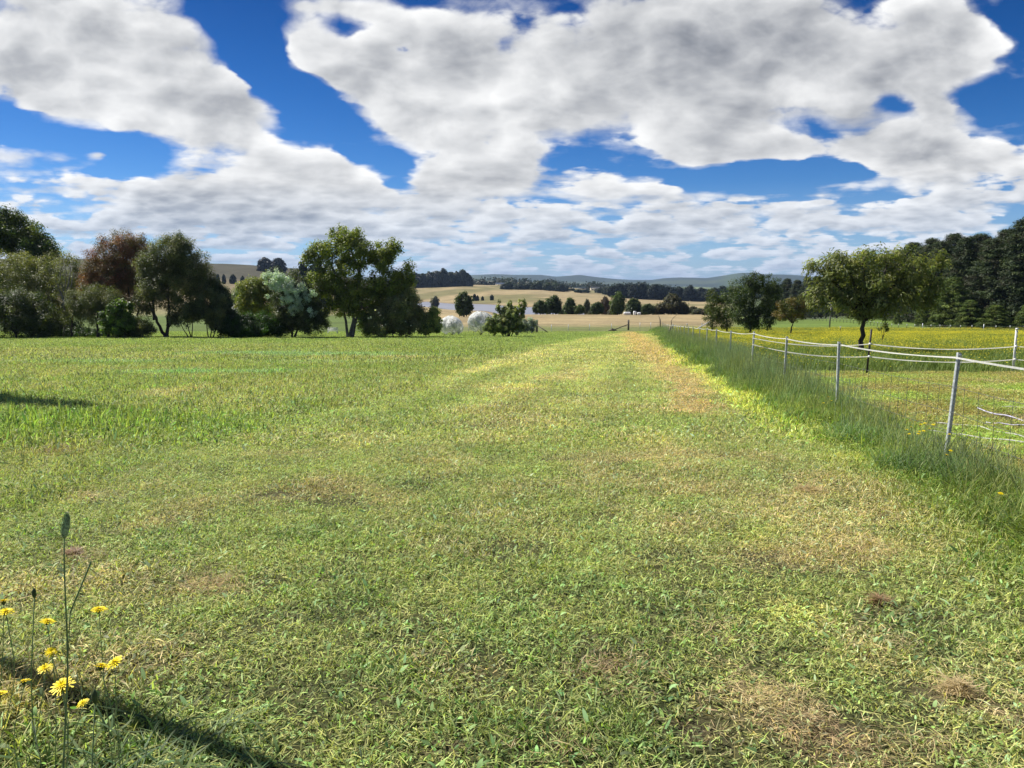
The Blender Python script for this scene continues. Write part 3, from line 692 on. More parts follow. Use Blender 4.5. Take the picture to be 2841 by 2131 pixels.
def build_grass():
    rng = np.random.default_rng(11)
    # short lawn: fine near patches, coarser ones further off
    fine = [lawn_patch(100 + k, 0.16, 230, (.014, .046), (.0022, .0054), (.3, 1.0), .16 + .05 * (k % 3), .05 if k % 2 else .20, 3) for k in range(7)]
    fine += [lawn_patch(120 + k, 0.16, 210, (.025, .085), (.0018, .0036), (.5, 1.0), .60, .05, 3) for k in range(2)]
    mid = [lawn_patch(140 + k, 0.36, 420, (.035, .085), (.005, .011), (.15, .95), .20, .16, 2) for k in range(6)]
    far = [lawn_patch(160 + k, 0.9, 520, (.06, .13), (.013, .028), (.1, .9), .18, .0, 2) for k in range(5)]
    X, Y, I, SC_ = [], [], [], []
    for (y0, y1, dens, off, cnt) in ((0.8, 9.5, 76, 0, 9), (8.5, 26, 14, 9, 6), (24, 105, 2.4, 15, 5)):
        x, y = sample_front(rng, y0, y1, dens)
        X.append(x); Y.append(y); I.append(off + rng.integers(0, cnt, len(x)))
    x = np.concatenate(X); y = np.concatenate(Y); idx = np.concatenate(I)
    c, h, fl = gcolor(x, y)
    fx = fence_x(y)
    straw = (c[:, 0] > c[:, 1] * 1.12)
    m9 = idx < 9
    idx[m9 & ~straw] = rng.integers(0, 7, (m9 & ~straw).sum()); idx[m9 & straw] = np.where(rng.random((m9 & straw).sum()) < .6, 7 + rng.integers(0, 2, (m9 & straw).sum()), rng.integers(0, 7, (m9 & straw).sum()))
    base = np.where(m9, .035, np.where(idx < 15, .05, .08))
    hs = np.clip(h / base, .55, 3.0) * rng.uniform(.8, 1.25, len(x))
    keep = ~((x > fx + .2) & (y > 21.5)) & ~((y > 100) & (x > 0) & False)
    x, y, idx, hs, c = x[keep], y[keep], idx[keep], hs[keep], c[keep]
    w = rng.uniform(.85, 1.2, len(x)); lw = np.clip(hs, 1, 1.6) ** .5
    tint = c * rng.uniform(.8, 1.2, (len(x), 1)) * 2.3; tint[straw[keep]] *= np.array((.62, .68, .60))
    print("lawn patches", len(x))
    scatter("lawn_grass", "short mown green and straw coloured grass covering the open lawn", "grass", fine + mid + far, x, y,
            rng.uniform(0, 6.28, len(x)), np.column_stack([w * lw, w * lw, hs]), idx, tint)
    # unmown band along the wire fence
    tall = [tall_patch(230 + k, .24, 85, (.12, .42), 5) for k in range(6)]
    tallf = [tall_patch(240 + k, .6, 190, (.16, .5), 9, 2.0) for k in range(4)]
    for me in tallf:      # coarser blades for the far part of the band
        pass
    X, Y, I = [], [], []
    for y0, y1, dens, off, cnt in ((2.0, 26, 30, 0, 6), (24, 60, 7, 6, 4), (58, 118, 3, 6, 4)):
        n = int(dens * (y1 - y0) * 1.7); y = rng.uniform(y0, y1, n)
        wl = np.interp(y, [2, 8, 14, 30, 60, 118], [.5, .5, .72, 1.0, 1.3, 1.4]) + (fbm(y / .8, y * 0, 5) - .5) * 1.3
        x = fence_x(y) + rng.uniform(-1, .35, n) * wl
        X.append(x); Y.append(y); I.append(off + rng.integers(0, cnt, n))
    x = np.concatenate(X); y = np.concatenate(Y); idx = np.concatenate(I)
    u = x - fence_x(y); n1 = fbm(x / .6, y / .6, 91)
    hs = np.interp(u, [-1.4, -.7, -.2, .5], [.5, .8, 1.05, .8]) * (0.35 + 1.3 * n1) * np.interp(y, [2, 9, 14, 40], [.6, .7, 1.15, 1.3]); hs = np.clip(hs, .25, 1.5)
    ex = 10; xe = rng.uniform(-1.75, -.45, ex); ye = rng.uniform(1.75, 2.3, ex); kq = (xe < -.35 - (ye - 1.75) * 1.2)
    x = np.concatenate([x, xe[kq]]); y = np.concatenate([y, ye[kq]]); idx = np.concatenate([idx, rng.integers(0, 6, kq.sum())]); hs = np.concatenate([hs, rng.uniform(.2, .42, kq.sum())])
    n1 = fbm(x / .6, y / .6, 91)
    tint = (np.where(y < 2.4, .8, 1.15) * (.55 + .9 * fbm(x / .5, y / .5, 99, 2)))[:, None] * L3(np.tile(np.array((0.19, 0.26, 0.055)), (len(x), 1)), np.array((0.15, 0.24, 0.085)), sst(n1, .4, .65)) * rng.uniform(.8, 1.2, (len(x), 1))
    scatter("tall_grass", "tall unmown bluish green grass with seed heads along the wire fence", "tall grass", tall + tallf, x, y,
            rng.uniform(0, 6.28, len(x)), np.column_stack([np.ones(len(x))] * 2 + [hs]), idx, tint)
    # flowering paddock
    fp = [flower_patch(300 + k, .5, 110, nf) for k, nf in enumerate((8, 20, 34, 46, 58))]
    x, y = sample_front(rng, 21.5, 125, 1.9)
    k = (x > fence_x(y) + .3); x, y = x[k], y[k]
    c, h, fl = gcolor(x, y)
    n3 = fbm(x / 6, y / 6, 95)
    lv = np.clip((fl * (0.35 + n3) * 5.2 - rng.random(len(x)) * 2.0), 0, 4).astype(int)
    tint = np.ones((len(x), 3)) * rng.uniform(.85, 1.15, (len(x), 1))
    lowk = lv == 0; tint[lowk] *= np.array((1.0, 1.0, 1.0))
    print("flower patches", len(x))
    scatter("buttercup_meadow", "dense meadow of small yellow flowers in green grass behind the fence", "flower meadow", fp, x, y,
            rng.uniform(0, 6.28, len(x)), np.column_stack([np.full(len(x), 1.15)] * 2 + [rng.uniform(.7, 1.1, len(x))]), lv, tint)
build_grass()
#==BASE_END

# ================================================================== trees
def unit(v): return v / (np.linalg.norm(v, axis=-1, keepdims=True) + 1e-9)

def clump_centres(lobes, n, rng, gap=0.42, shell=0.55):
    """clump centres spread through the union of ellipsoids, thinned by noise so that gaps show"""
    w = np.array([(l[3] * l[4] * l[5]) ** 0.66 for l in lobes]); w /= w.sum()
    out = []
    while len(out) < n:
        l = lobes[rng.choice(len(lobes), p=w)]
        d = unit(rng.normal(size=3)); r = rng.uniform(shell, 1.0) if rng.random() < .85 else rng.uniform(0.2, shell)
        p = np.array(l[:3]) + d * r * np.array(l[3:6])
        s = max(l[3], l[5]) * .45
        if vnoise(p[0] / s + 50, p[2] / s + p[1] / s * .7, int(abs(l[0] * 7)) % 9) < gap * rng.uniform(.4, 1.2): continue
        if p[2] < 0.06: continue
        out.append(p)
    return np.array(out)

def leaves(C, cr, per, size, rng, cols, aspect=0.5, droop=0.0, up=0.35, flat=1.0, centre=None, jit=0.3, sprig=0.0):
    """C clump centres; one leaf = one folded four-sided face"""
    n = len(C) * per; ci = np.repeat(np.arange(len(C)), per)
    cr = np.broadcast_to(np.asarray(cr, float), (len(C),))
    d = unit(rng.normal(size=(n, 3))) * (rng.random((n, 1)) ** 0.45)
    d[:, 2] *= flat
    P = C[ci] + d * cr[ci][:, None] * rng.uniform(.75, 1.2, (n, 1))
    cc = C.mean(0) if centre is None else np.asarray(centre)
    outw = unit(P - cc)
    loc_ = unit(P - C[ci])
    N = unit(loc_ * .75 + outw * .45 + rng.normal(size=(n, 3)) * .45 + np.array([0, 0, up]))
    A = rng.normal(size=(n, 3)) + outw * sprig; A[:, 2] -= droop
    A = unit(A - (A * N).sum(1, keepdims=True) * N * .9); B = unit(np.cross(N, A))
    s = size * rng.uniform(.6, 1.35, (n, 1))
    b = s * aspect * .5
    V = np.stack([P - A * s * .5, P + B * b + N * s * .06, P + A * s * .5 - np.array([0, 0, 1]) * s * .12 * (droop > 0), P - B * b + N * s * .06], 1).reshape(-1, 3)
    Q = (np.arange(n) * 4)[:, None] + np.arange(4)[None]
    cols = np.asarray(cols, float).reshape(-1, 3)
    pick = rng.integers(0, len(cols), len(C))
    ct = cols[pick] * rng.uniform(1 - jit, 1 + jit, (len(C), 1))
    c = ct[ci] * rng.uniform(.82, 1.22, (n, 1)) * np.column_stack([rng.uniform(.88, 1.14, n), np.ones(n), rng.uniform(.8, 1.2, n)])
    return V, Q, np.repeat(c, 4, 0)

def branches(base, stems, C, rng, r0=0.12, twig=40, mat=None, name="trunk", parent=None, k=8, twr=0.25):
    """stems: lists of points from the base upward; then twigs reach out to clump centres"""
    mb = MB(); nodes = []
    for st in stems:
        st = np.asarray(st, float); t = np.linspace(0, 1, len(st))
        tt = np.linspace(0, 1, max(6, len(st) * 3))
        P = np.column_stack([np.interp(tt, t, st[:, i]) for i in range(3)])
        L = np.linalg.norm(st[-1] - st[0])
        P[1:-1] += rng.normal(size=(len(tt) - 2, 3)) * L * 0.008
        rr = r0 * (st[0][3] if st.shape[1] > 3 else 1)
        mb.tube(P, rr * (1 - .78 * tt) * (1 + .35 * np.exp(-tt * 14)), k)
        for q in range(len(tt) // 3, len(tt)): nodes.append((P[q], rr * (1 - .78 * tt[q])))
    if len(C) and twig:
        NP = np.array([n[0] for n in nodes])
        for c in C[rng.choice(len(C), min(twig, len(C)), replace=False)]:
            d = np.linalg.norm(NP - c, axis=1) + np.maximum(0, NP[:, 2] - c[2]) * 1.5
            q = int(np.argmin(d)); a = NP[q]; ra = min(nodes[q][1] * .6, r0 * twr)
            m = (a + c) / 2 + np.array([0, 0, np.linalg.norm(c - a) * .12]) + rng.normal(size=3) * .04 * np.linalg.norm(c - a)
            mb.tube([a, (a + m) / 2, m, (m + c) / 2 + [0, 0, .02], c], np.array([1, .8, .6, .42, .2]) * ra, 5, False)
    return mb.build(name, mat or M_BARK, parent, True)

def finish_crown(parts, name, parent, mat):
    V = np.vstack([p[0] for p in parts]); C = np.vstack([p[2] for p in parts]); o = 0; Q = []
    for p in parts: Q.append(p[1] + o); o += len(p[0])
    return mesh_obj(name, V, [np.vstack(Q)], C, mat, parent)

def tree_px(kind, label, cat, px, Y, lobes, cols, n=160, per=60, cr=0.45, leaf=0.14, seed=1, stems=None, trunk_r=0.12, twig=50, gap=.42, group=None,
            mat=None, bark_m=None, shell=.55, depth=1.0, crown_name="crown", **kw):
    """lobes: (px, py, rx, ry) in photograph pixels at distance Y; stems: lists of (px, py, sideways metres)"""
    rng = np.random.default_rng(seed)
    x0 = ray(px, 880)[0] * Y; z0 = tz(x0, Y); m = Y / F
    root = empty(kind, (x0, Y, z0), label, cat, group)
    def loc(p, q, dy=0.0): return np.array([ray(p, q)[0] * Y - x0, dy, HC + Y * ray(p, q)[1] - z0])
    L = []
    for l in lobes:
        c = loc(l[0], l[1], (l[4] if len(l) > 4 else 0) ); L.append((*c, l[2] * m, l[2] * m * depth if l[2] * m * depth > l[3] * m * .6 else l[3] * m * .6, l[3] * m))
    if Y < 100 and px < 1500: n = int(n * 1.75); leaf *= 1.5; per = int(per * 1.4); cr = cr * 1.15; kf = .9 if kind in ('lime_shrub', 'low_hedge') else 1.4 if kind == 'large_green_tree' else 2.3 if px > 1020 else 1.65; cols = [tuple(v * kf for v in q) for q in cols]
    C = clump_centres(L, n, rng, gap, shell)
    ctr = np.mean([l[:3] for l in L], axis=0); ctr[2] = min(l[2] for l in L)
    parts = [leaves(C, cr, per, leaf, rng, cols, centre=ctr, **kw)]
    finish_crown(parts, crown_name, root, mat or M_LEAF)
    if stems is None:
        top = ctr + np.array([0, 0, 0.2]); stems_l = [[(0, 0, -.1), (rng.normal() * .1, 0, top[2] * .5), tuple(top)]]
        for l in L: stems_l.append([(0, 0, top[2] * .35), tuple((top * .5 + np.array(l[:3])) * .5 + [0, 0, .1]), tuple(l[:3])])
        mb_st = stems_l
    else:
        mb_st = [[tuple(loc(*q)) for q in s] for s in stems]
        for s in mb_st: s[0] = (s[0][0], s[0][1], min(s[0][2], 0) - .1 if s[0][2] < .5 else s[0][2])
    branches(None, mb_st, C, rng, trunk_r, twig, bark_m or M_BARK, "trunk", root)
    return root

OL = [(0.075, 0.085, 0.028), (0.10, 0.105, 0.035), (0.055, 0.07, 0.025)]
GR = [(0.06, 0.095, 0.018), (0.085, 0.125, 0.025), (0.045, 0.07, 0.015)]
YG = [(0.14, 0.165, 0.03), (0.105, 0.135, 0.025), (0.075, 0.10, 0.02)]
BR = [(0.12, 0.065, 0.035), (0.10, 0.07, 0.032), (0.075, 0.065, 0.028)]
DK = [(0.030, 0.045, 0.014), (0.04, 0.058, 0.018)]
SI = [(0.50, 0.60, 0.58), (0.38, 0.47, 0.45)]

def near_trees():
    T = tree_px
    T('dark_tree', 'tall dark green tree with yellowish top rising behind the bushes at the far left edge', 'tree', 40, 78,
      [(30, 650, 80, 55), (-60, 660, 80, 70), (85, 680, 62, 42), (20, 610, 50, 30), (120, 700, 45, 30), (60, 770, 80, 60)],
      [(0.05, 0.075, 0.018), (0.035, 0.055, 0.014), (0.09, 0.11, 0.022)], n=330, per=62, cr=.55, leaf=.17, seed=11, trunk_r=.22, twig=90, gap=.5, aspect=.4)
    T('olive_bush', 'broad olive bush with feathery top below the tall dark tree at the left edge', 'bush', 120, 72,
      [(60, 760, 110, 62), (170, 760, 70, 58), (120, 840, 110, 80), (215, 800, 38, 60)], OL + [(0.12, 0.125, 0.035)], n=300, per=90, cr=.5, leaf=.10, seed=12, trunk_r=.12, twig=60, gap=.22, aspect=.42, up=.6)
    T('olive_bush', 'low rounded olive bush at the lawn edge at the far left of the tree row', 'bush', 40, 64.5,
      [(20, 870, 115, 66), (-60, 850, 80, 80), (110, 890, 70, 45), (60, 840, 60, 50)], [(0.05, 0.06, 0.02), (0.065, 0.075, 0.027)] + DK, n=330, per=90, cr=.42, leaf=.10, seed=13, trunk_r=.1, twig=50, gap=.18, aspect=.42, up=.5)
    T('twiggy_tree', 'small half bare tree with pale grey twigs between olive bushes', 'tree', 178, 67,
      [(180, 770, 32, 42), (165, 800, 30, 30)], OL, n=26, per=26, cr=.35, leaf=.09, seed=14, stems=[[(176, 936), (180, 870), (182, 800), (180, 735)], [(180, 850), (195, 800), (205, 755)], [(180, 840), (160, 790), (150, 760)], [(181, 815), (192, 780), (196, 738)], [(181, 820), (168, 780), (166, 745)]],
      trunk_r=.09, twig=26, bark_m=M_BARKG, aspect=.3)
    T('reddish_tree', 'round tree with red brown foliage in the left row of trees', 'tree', 355, 70,
      [(325, 715, 78, 75), (290, 760, 62, 68), (370, 690, 50, 45), (345, 790, 68, 50), (255, 790, 35, 40)], BR + [(0.15, 0.065, 0.035)], n=420, per=75, cr=.42, leaf=.10, seed=15,
      stems=[[(372, 936), (362, 880), (358, 820), (345, 720)], [(372, 930), (385, 860), (378, 790), (380, 700)], [(360, 880), (330, 830), (300, 760)]], trunk_r=.12, twig=90, gap=.34, aspect=.35, up=.5)
    T('olive_tree', 'round olive green tree with forked black trunk standing right of the reddish tree', 'tree', 460, 66.5,
      [(480, 715, 72, 62), (430, 760, 50, 72), (530, 760, 60, 70), (470, 800, 78, 60), (565, 800, 40, 50), (490, 675, 40, 26), (550, 855, 40, 28), (400, 840, 30, 40)],
      [(0.085, 0.095, 0.035), (0.065, 0.08, 0.028), (0.11, 0.115, 0.045), (0.05, 0.062, 0.022)], n=500, per=75, cr=.42, leaf=.105, seed=16,
      stems=[[(458, 936), (440, 900), (420, 860), (408, 820), (400, 740)], [(462, 936), (466, 870), (468, 820), (480, 700)], [(466, 905), (490, 880), (520, 850), (545, 780)], [(430, 888), (425, 840), (440, 760)], [(470, 900), (500, 860), (530, 840)]],
      trunk_r=.15, twig=110, gap=.33, aspect=.35, up=.5)
    T('grey_green_bush', 'grey green rounded bush in front of the reddish tree, lawn showing beneath it', 'bush', 262, 66,
      [(255, 830, 68, 38), (225, 850, 40, 40), (305, 845, 45, 45), (270, 870, 60, 35)], OL + [(0.09, 0.105, 0.05)], n=230, per=85, cr=.36, leaf=.09, seed=17, stems=[[(200, 936), (200, 890), (210, 850)], [(272, 936), (270, 890), (270, 840)], [(300, 936), (305, 890), (300, 850)]],
      trunk_r=.12, twig=40, gap=.3, aspect=.25, up=.5)
    T('lime_shrub', 'young lime green shrub with broad leaves at the lawn edge under the reddish tree', 'shrub', 325, 63.5,
      [(335, 860, 32, 26), (310, 885, 38, 24), (350, 895, 26, 26), (325, 905, 45, 22), (345, 842, 18, 12)], [(0.15, 0.24, 0.04), (0.11, 0.18, 0.03), (0.07, 0.12, 0.02)], n=90, per=34, cr=.26, leaf=.15, seed=18, trunk_r=.04, twig=30, gap=.4, aspect=.6)
    T('dark_shrub', 'low dark shrub at the base of the lime green shrub', 'shrub', 372, 65,
      [(375, 905, 42, 30), (345, 915, 40, 22), (400, 915, 30, 20)], DK + OL, n=110, per=60, cr=.3, leaf=.10, seed=19, trunk_r=.05, twig=24, aspect=.35)
    T('multistem_shrub', 'many stemmed shrub with thin dark stems right of the forked olive tree', 'shrub', 555, 65.5,
      [(540, 860, 55, 34), (590, 840, 40, 40), (500, 880, 34, 26), (600, 880, 36, 36)], OL + [(0.10, 0.12, 0.06)], n=130, per=60, cr=.32, leaf=.11, seed=20,
      stems=[[(530, 936), (520, 890), (508, 850)], [(532, 936), (535, 880), (545, 830)], [(580, 936), (570, 890), (560, 840)], [(584, 936), (590, 890), (600, 840)], [(588, 936), (606, 900), (620, 850)], [(526, 936), (505, 905), (492, 880)]],
      trunk_r=.05, twig=40, aspect=.35)
    T('dark_dome_bush', 'very dark dome shaped bush between the many stemmed shrub and the bright green hedge', 'bush', 628, 67,
      [(612, 830, 30, 44), (618, 880, 40, 56), (640, 900, 34, 36), (590, 800, 20, 30)], DK, n=230, per=75, cr=.36, leaf=.10, seed=21, trunk_r=.08, twig=30, gap=.22)
    T('dark_bush', 'dark bush filling the gap low under the olive bush and the twiggy tree', 'bush', 150, 70,
      [(120, 890, 60, 50), (170, 905, 50, 34), (90, 860, 50, 50)], DK, n=150, per=60, cr=.4, leaf=.11, seed=41, trunk_r=.06, twig=20, gap=.15)
    T('weed_patch', 'low dark green weedy growth under the grey green bush', 'bush', 225, 68,
      [(215, 925, 50, 16), (180, 928, 30, 12), (265, 926, 40, 14)], [(0.04, 0.075, 0.016), (0.03, 0.05, 0.014)], n=100, per=50, cr=.25, leaf=.09, seed=42, trunk_r=.03, twig=10, gap=.15)
    T('dark_bush', 'dark leafy bush under the right side of the largest tree', 'bush', 1050, 70,
      [(1050, 885, 50, 44), (1095, 870, 50, 50), (1020, 905, 26, 26)], GR + OL, n=190, per=60, cr=.42, leaf=.12, seed=43, trunk_r=.07, twig=20, gap=.2)
    T('low_hedge', 'low rounded bright green hedge bush at the lawn edge', 'hedge', 705, 65.5,
      [(720, 900, 60, 36), (670, 905, 50, 32), (760, 908, 28, 28), (700, 915, 80, 24)], [(0.05, 0.12, 0.010), (0.035, 0.08, 0.010), (0.025, 0.05, 0.010)], n=300, per=80, cr=.28, leaf=.07, seed=22, trunk_r=.05, twig=20, gap=.2)
    T('yellowish_shrub', 'yellow green shrub leaning out left behind the silver leafed tree', 'shrub', 720, 76,
      [(705, 800, 45, 30), (735, 830, 50, 50), (690, 840, 40, 30), (745, 790, 25, 30)], [(0.11, 0.13, 0.028), (0.08, 0.10, 0.025), (0.14, 0.14, 0.03)], n=190, per=60, cr=.42, leaf=.12, seed=23, trunk_r=.07, twig=40)
    T('green_shrub', 'round soft green shrub behind the hedge on the left of the dry hillside', 'shrub', 680, 98,
      [(685, 812, 35, 28), (665, 825, 25, 20), (680, 850, 40, 20)], [(0.09, 0.13, 0.04), (0.07, 0.10, 0.03)], n=110, per=60, cr=.5, leaf=.14, seed=24, trunk_r=.07, twig=20, gap=.3)
    r = T('silver_tree', 'small tree with silvery blue leaves over a dark lower crown, left of the big tree', 'tree', 812, 66.5,
      [(835, 840, 62, 75), (790, 860, 40, 66), (870, 880, 50, 46), (820, 800, 40, 50), (780, 900, 40, 30)], DK + [(0.07, 0.08, 0.04), (0.05, 0.06, 0.03)], n=340, per=60, cr=.38, leaf=.11, seed=25,
      stems=[[(812, 940), (810, 905), (815, 860), (800, 780)], [(814, 930), (840, 880), (860, 820)], [(808, 920), (785, 880), (775, 820)]], trunk_r=.1, twig=60, gap=.3, aspect=.4)
    rng = np.random.default_rng(77); m = 66.5 / F; x0 = r.location.x; z0 = r.location.z
    def lc(p, q, dy=0): return np.array([ray(p, q)[0] * 66.5 - x0, dy, HC + 66.5 * ray(p, q)[1] - z0])
    L = [(*lc(a, b, -1.5), rx * m, rx * m * 1.3, ry * m) for a, b, rx, ry in ((770, 765, 24, 18), (795, 785, 34, 26), (825, 800, 34, 26), (850, 825, 24, 30), (815, 830, 30, 14), (832, 850, 22, 22), (885, 815, 12, 14), (880, 862, 14, 16), (760, 800, 12, 30))]
    C = clump_centres(L, 170, rng, .2, .5)
    finish_crown([leaves(C, .27, 90, .14, rng, SI, .35, up=.8, jit=.2)], "silver_foliage", r, M_LEAF)
    T('large_green_tree', 'largest tree in view, yellow green with twisted pale limbs and sky gaps in its crown', 'tree', 980, 68.5,
      [(900, 700, 48, 34), (960, 660, 50, 28), (1000, 700, 66, 48), (1060, 720, 46, 52), (1090, 690, 22, 24), (940, 760, 70, 55), (1060, 800, 70, 60), (1110, 810, 46, 66), (1000, 830, 84, 48),
       (890, 790, 50, 36), (1030, 880, 60, 30), (940, 850, 50, 30), (860, 712, 20, 18), (1130, 760, 25, 34)],
      [(0.17, 0.195, 0.038), (0.13, 0.16, 0.03), (0.10, 0.125, 0.028)], n=430, per=54, cr=.42, leaf=.14, seed=26,
      stems=[[(968, 940), (962, 900), (950, 850), (935, 780), (915, 730), (890, 690)], [(972, 940), (978, 890), (985, 840), (1000, 760), (1010, 690)], [(975, 935), (990, 880), (1010, 830), (1060, 770), (1090, 720)],
             [(935, 790), (915, 770), (880, 730)], [(930, 760), (920, 740), (925, 700)], [(1000, 770), (980, 710), (960, 655)], [(970, 925), (985, 905), (982, 870)]],
      trunk_r=.14, twig=130, gap=.44, bark_m=M_BARKG, aspect=.5, sprig=.5)
    rg = np.random.default_rng(5)
    fr = T('flowering_shrub', 'dark shrub dotted with white blooms at the right foot of the largest tree', 'shrub', 1090, 66.5,
      [(1110, 860, 58, 40), (1060, 890, 50, 40), (1130, 895, 45, 36), (1160, 880, 24, 30), (1085, 905, 70, 26), (1140, 830, 25, 28)], [(0.085, 0.095, 0.04), (0.06, 0.07, 0.027), (0.10, 0.10, 0.05)], n=300, per=60, cr=.34, leaf=.10, seed=27, trunk_r=.07, twig=40, gap=.3)
    for k in range(11):
        a = rg.uniform(-1, 1); q = np.array([[a * 2.2, -1.0 - rg.random() * .9 * (1 - a * a), rg.uniform(.5, 2.6)]])
        finish_crown([leaves(q, .07, 9, .13, rg, [(.8, .8, .76)], .8, up=.5)], 'bloom', fr, M_LEAF)
    T('pale_shrub', 'small pale yellow green shrub beside the left netted fruit tree', 'shrub', 1190, 68,
      [(1192, 885, 24, 24), (1180, 905, 30, 22), (1205, 865, 14, 14), (1210, 900, 14, 24)], [(0.14, 0.16, 0.045), (0.09, 0.12, 0.03), (0.20, 0.21, 0.08)], n=100, per=42, cr=.26, leaf=.12, seed=28, trunk_r=.04, twig=24)
    T('spiky_shrub', 'shrub with long upright leafy shoots standing right of the netted fruit trees', 'shrub', 1400, 70,
      [(1390, 898, 48, 28), (1420, 880, 34, 34), (1368, 905, 30, 20), (1430, 900, 26, 28)] + [(a, b, 4.5, 17) for a, b in ((1382, 850), (1388, 866), (1404, 855), (1413, 850), (1428, 858), (1442, 846), (1447, 862), (1456, 845), (1396, 872), (1435, 868), (1420, 862), (1450, 868))],
      [(0.065, 0.085, 0.030), (0.09, 0.11, 0.04), (0.045, 0.06, 0.02), (0.16, 0.17, 0.07)], n=240, per=46, cr=.2, leaf=.11, seed=29, gap=.1,
      stems=[[(1405, 934), (1400, 900), (1388, 860), (1382, 842)], [(1408, 934), (1410, 890), (1413, 845)], [(1412, 934), (1425, 895), (1442, 842)], [(1414, 934), (1435, 900), (1458, 840)], [(1402, 934), (1380, 910), (1365, 900)], [(1410, 934), (1420, 890), (1428, 850)]], trunk_r=.05, twig=50)
    T('grey_netted_shrub', 'low grey green shrub beside the timber post at the bottom of the lawn', 'shrub', 1462, 93,
      [(1455, 903, 26, 17), (1474, 901, 17, 19), (1440, 908, 16, 13)], [(0.13, 0.15, 0.14), (0.09, 0.105, 0.09), (0.20, 0.225, 0.21)], n=110, per=60, cr=.26, leaf=.09, seed=30, trunk_r=.04, twig=10, gap=.2)
    # right of the fence
    LEAFG = [(0.19, 0.22, 0.075), (0.14, 0.165, 0.05), (0.27, 0.29, 0.12)]
    T('chestnut_tree', 'wide spreading tree with long drooping leaves standing in the yellow flowers', 'tree', 2390, 33.5,
      [(2330, 735, 60, 38), (2400, 715, 62, 40), (2480, 720, 56, 40), (2560, 745, 50, 38), (2290, 770, 45, 40), (2400, 790, 100, 50), (2500, 800, 90, 55), (2580, 800, 42, 40), (2270, 820, 32, 36),
       (2340, 830, 70, 40), (2440, 850, 80, 36), (2390, 870, 40, 24), (2560, 845, 40, 20), (2255, 745, 22, 18), (2610, 720, 22, 20)],
      LEAFG, n=520, per=30, cr=.30, leaf=.20, seed=31,
      stems=[[(2386, 986), (2392, 940), (2397, 890), (2398, 850), (2400, 790), (2395, 710)], [(2397, 885), (2430, 840), (2480, 790), (2530, 750)], [(2397, 880), (2360, 830), (2310, 780), (2275, 750)], [(2398, 860), (2440, 810), (2460, 740)], [(2398, 860), (2370, 790), (2345, 730)], [(2420, 850), (2500, 820), (2580, 800)], [(2380, 855), (2320, 830), (2270, 820)]],
      trunk_r=.125, twig=160, gap=.40, aspect=.27, droop=1.3, up=.4, shell=.45, sprig=.7)
    T('round_dark_tree', 'dense round dark green tree at the left end of the flower paddock', 'tree', 2085, 84,
      [(2095, 790, 52, 34), (2060, 815, 52, 44), (2120, 830, 60, 46), (2050, 860, 46, 36), (2110, 880, 60, 34), (2140, 800, 30, 28), (2165, 850, 26, 26), (2075, 895, 40, 20)],
      [(0.055, 0.085, 0.022), (0.08, 0.11, 0.03), (0.04, 0.06, 0.018)], n=420, per=62, cr=.46, leaf=.17, seed=32, trunk_r=.14, twig=50, gap=.3,
      stems=[[(2080, 934), (2083, 900), (2090, 860), (2095, 790)], [(2083, 905), (2060, 870), (2040, 840)], [(2083, 900), (2120, 860), (2140, 820)]], aspect=.55)
    T('paddock_tree', 'small yellow green tree left of the round dark tree, touching its crown', 'tree', 2018, 92,
      [(1985, 855, 36, 34), (2010, 880, 34, 30), (1978, 885, 26, 24), (1975, 820, 16, 14), (2000, 835, 22, 20)], [(0.085, 0.115, 0.025), (0.12, 0.14, 0.03), (0.055, 0.08, 0.02)], n=190, per=55, cr=.45, leaf=.17, seed=33, trunk_r=.1, twig=40, gap=.4,
      stems=[[(2018, 930), (2018, 900), (2010, 860), (1995, 830)], [(1974, 930), (1976, 900), (1980, 860)]])
    T('paddock_tree', 'small tree with orange tinged leaves on a thin trunk, right of the round dark tree', 'tree', 2196, 78,
      [(2190, 850, 36, 26), (2225, 860, 30, 30), (2170, 870, 24, 20), (2200, 880, 36, 16), (2215, 835, 20, 14)], [(0.13, 0.13, 0.03), (0.16, 0.115, 0.035), (0.085, 0.105, 0.025)], n=150, per=48, cr=.36, leaf=.15, seed=34, trunk_r=.09, twig=50, gap=.42,
      stems=[[(2193, 936), (2196, 910), (2200, 890), (2190, 850)], [(2200, 895), (2215, 870), (2228, 850)], [(2198, 895), (2180, 875), (2168, 860)]])
    T('sapling', 'thin leafy sapling in the yellow flowers right of the wide spreading tree', 'sapling', 2453, 46,
      [(2456, 903, 8, 10), (2440, 912, 9, 5), (2462, 916, 6, 6)], YG, n=26, per=22, cr=.11, leaf=.09, seed=35, trunk_r=.015, twig=12, gap=.1)
near_trees()

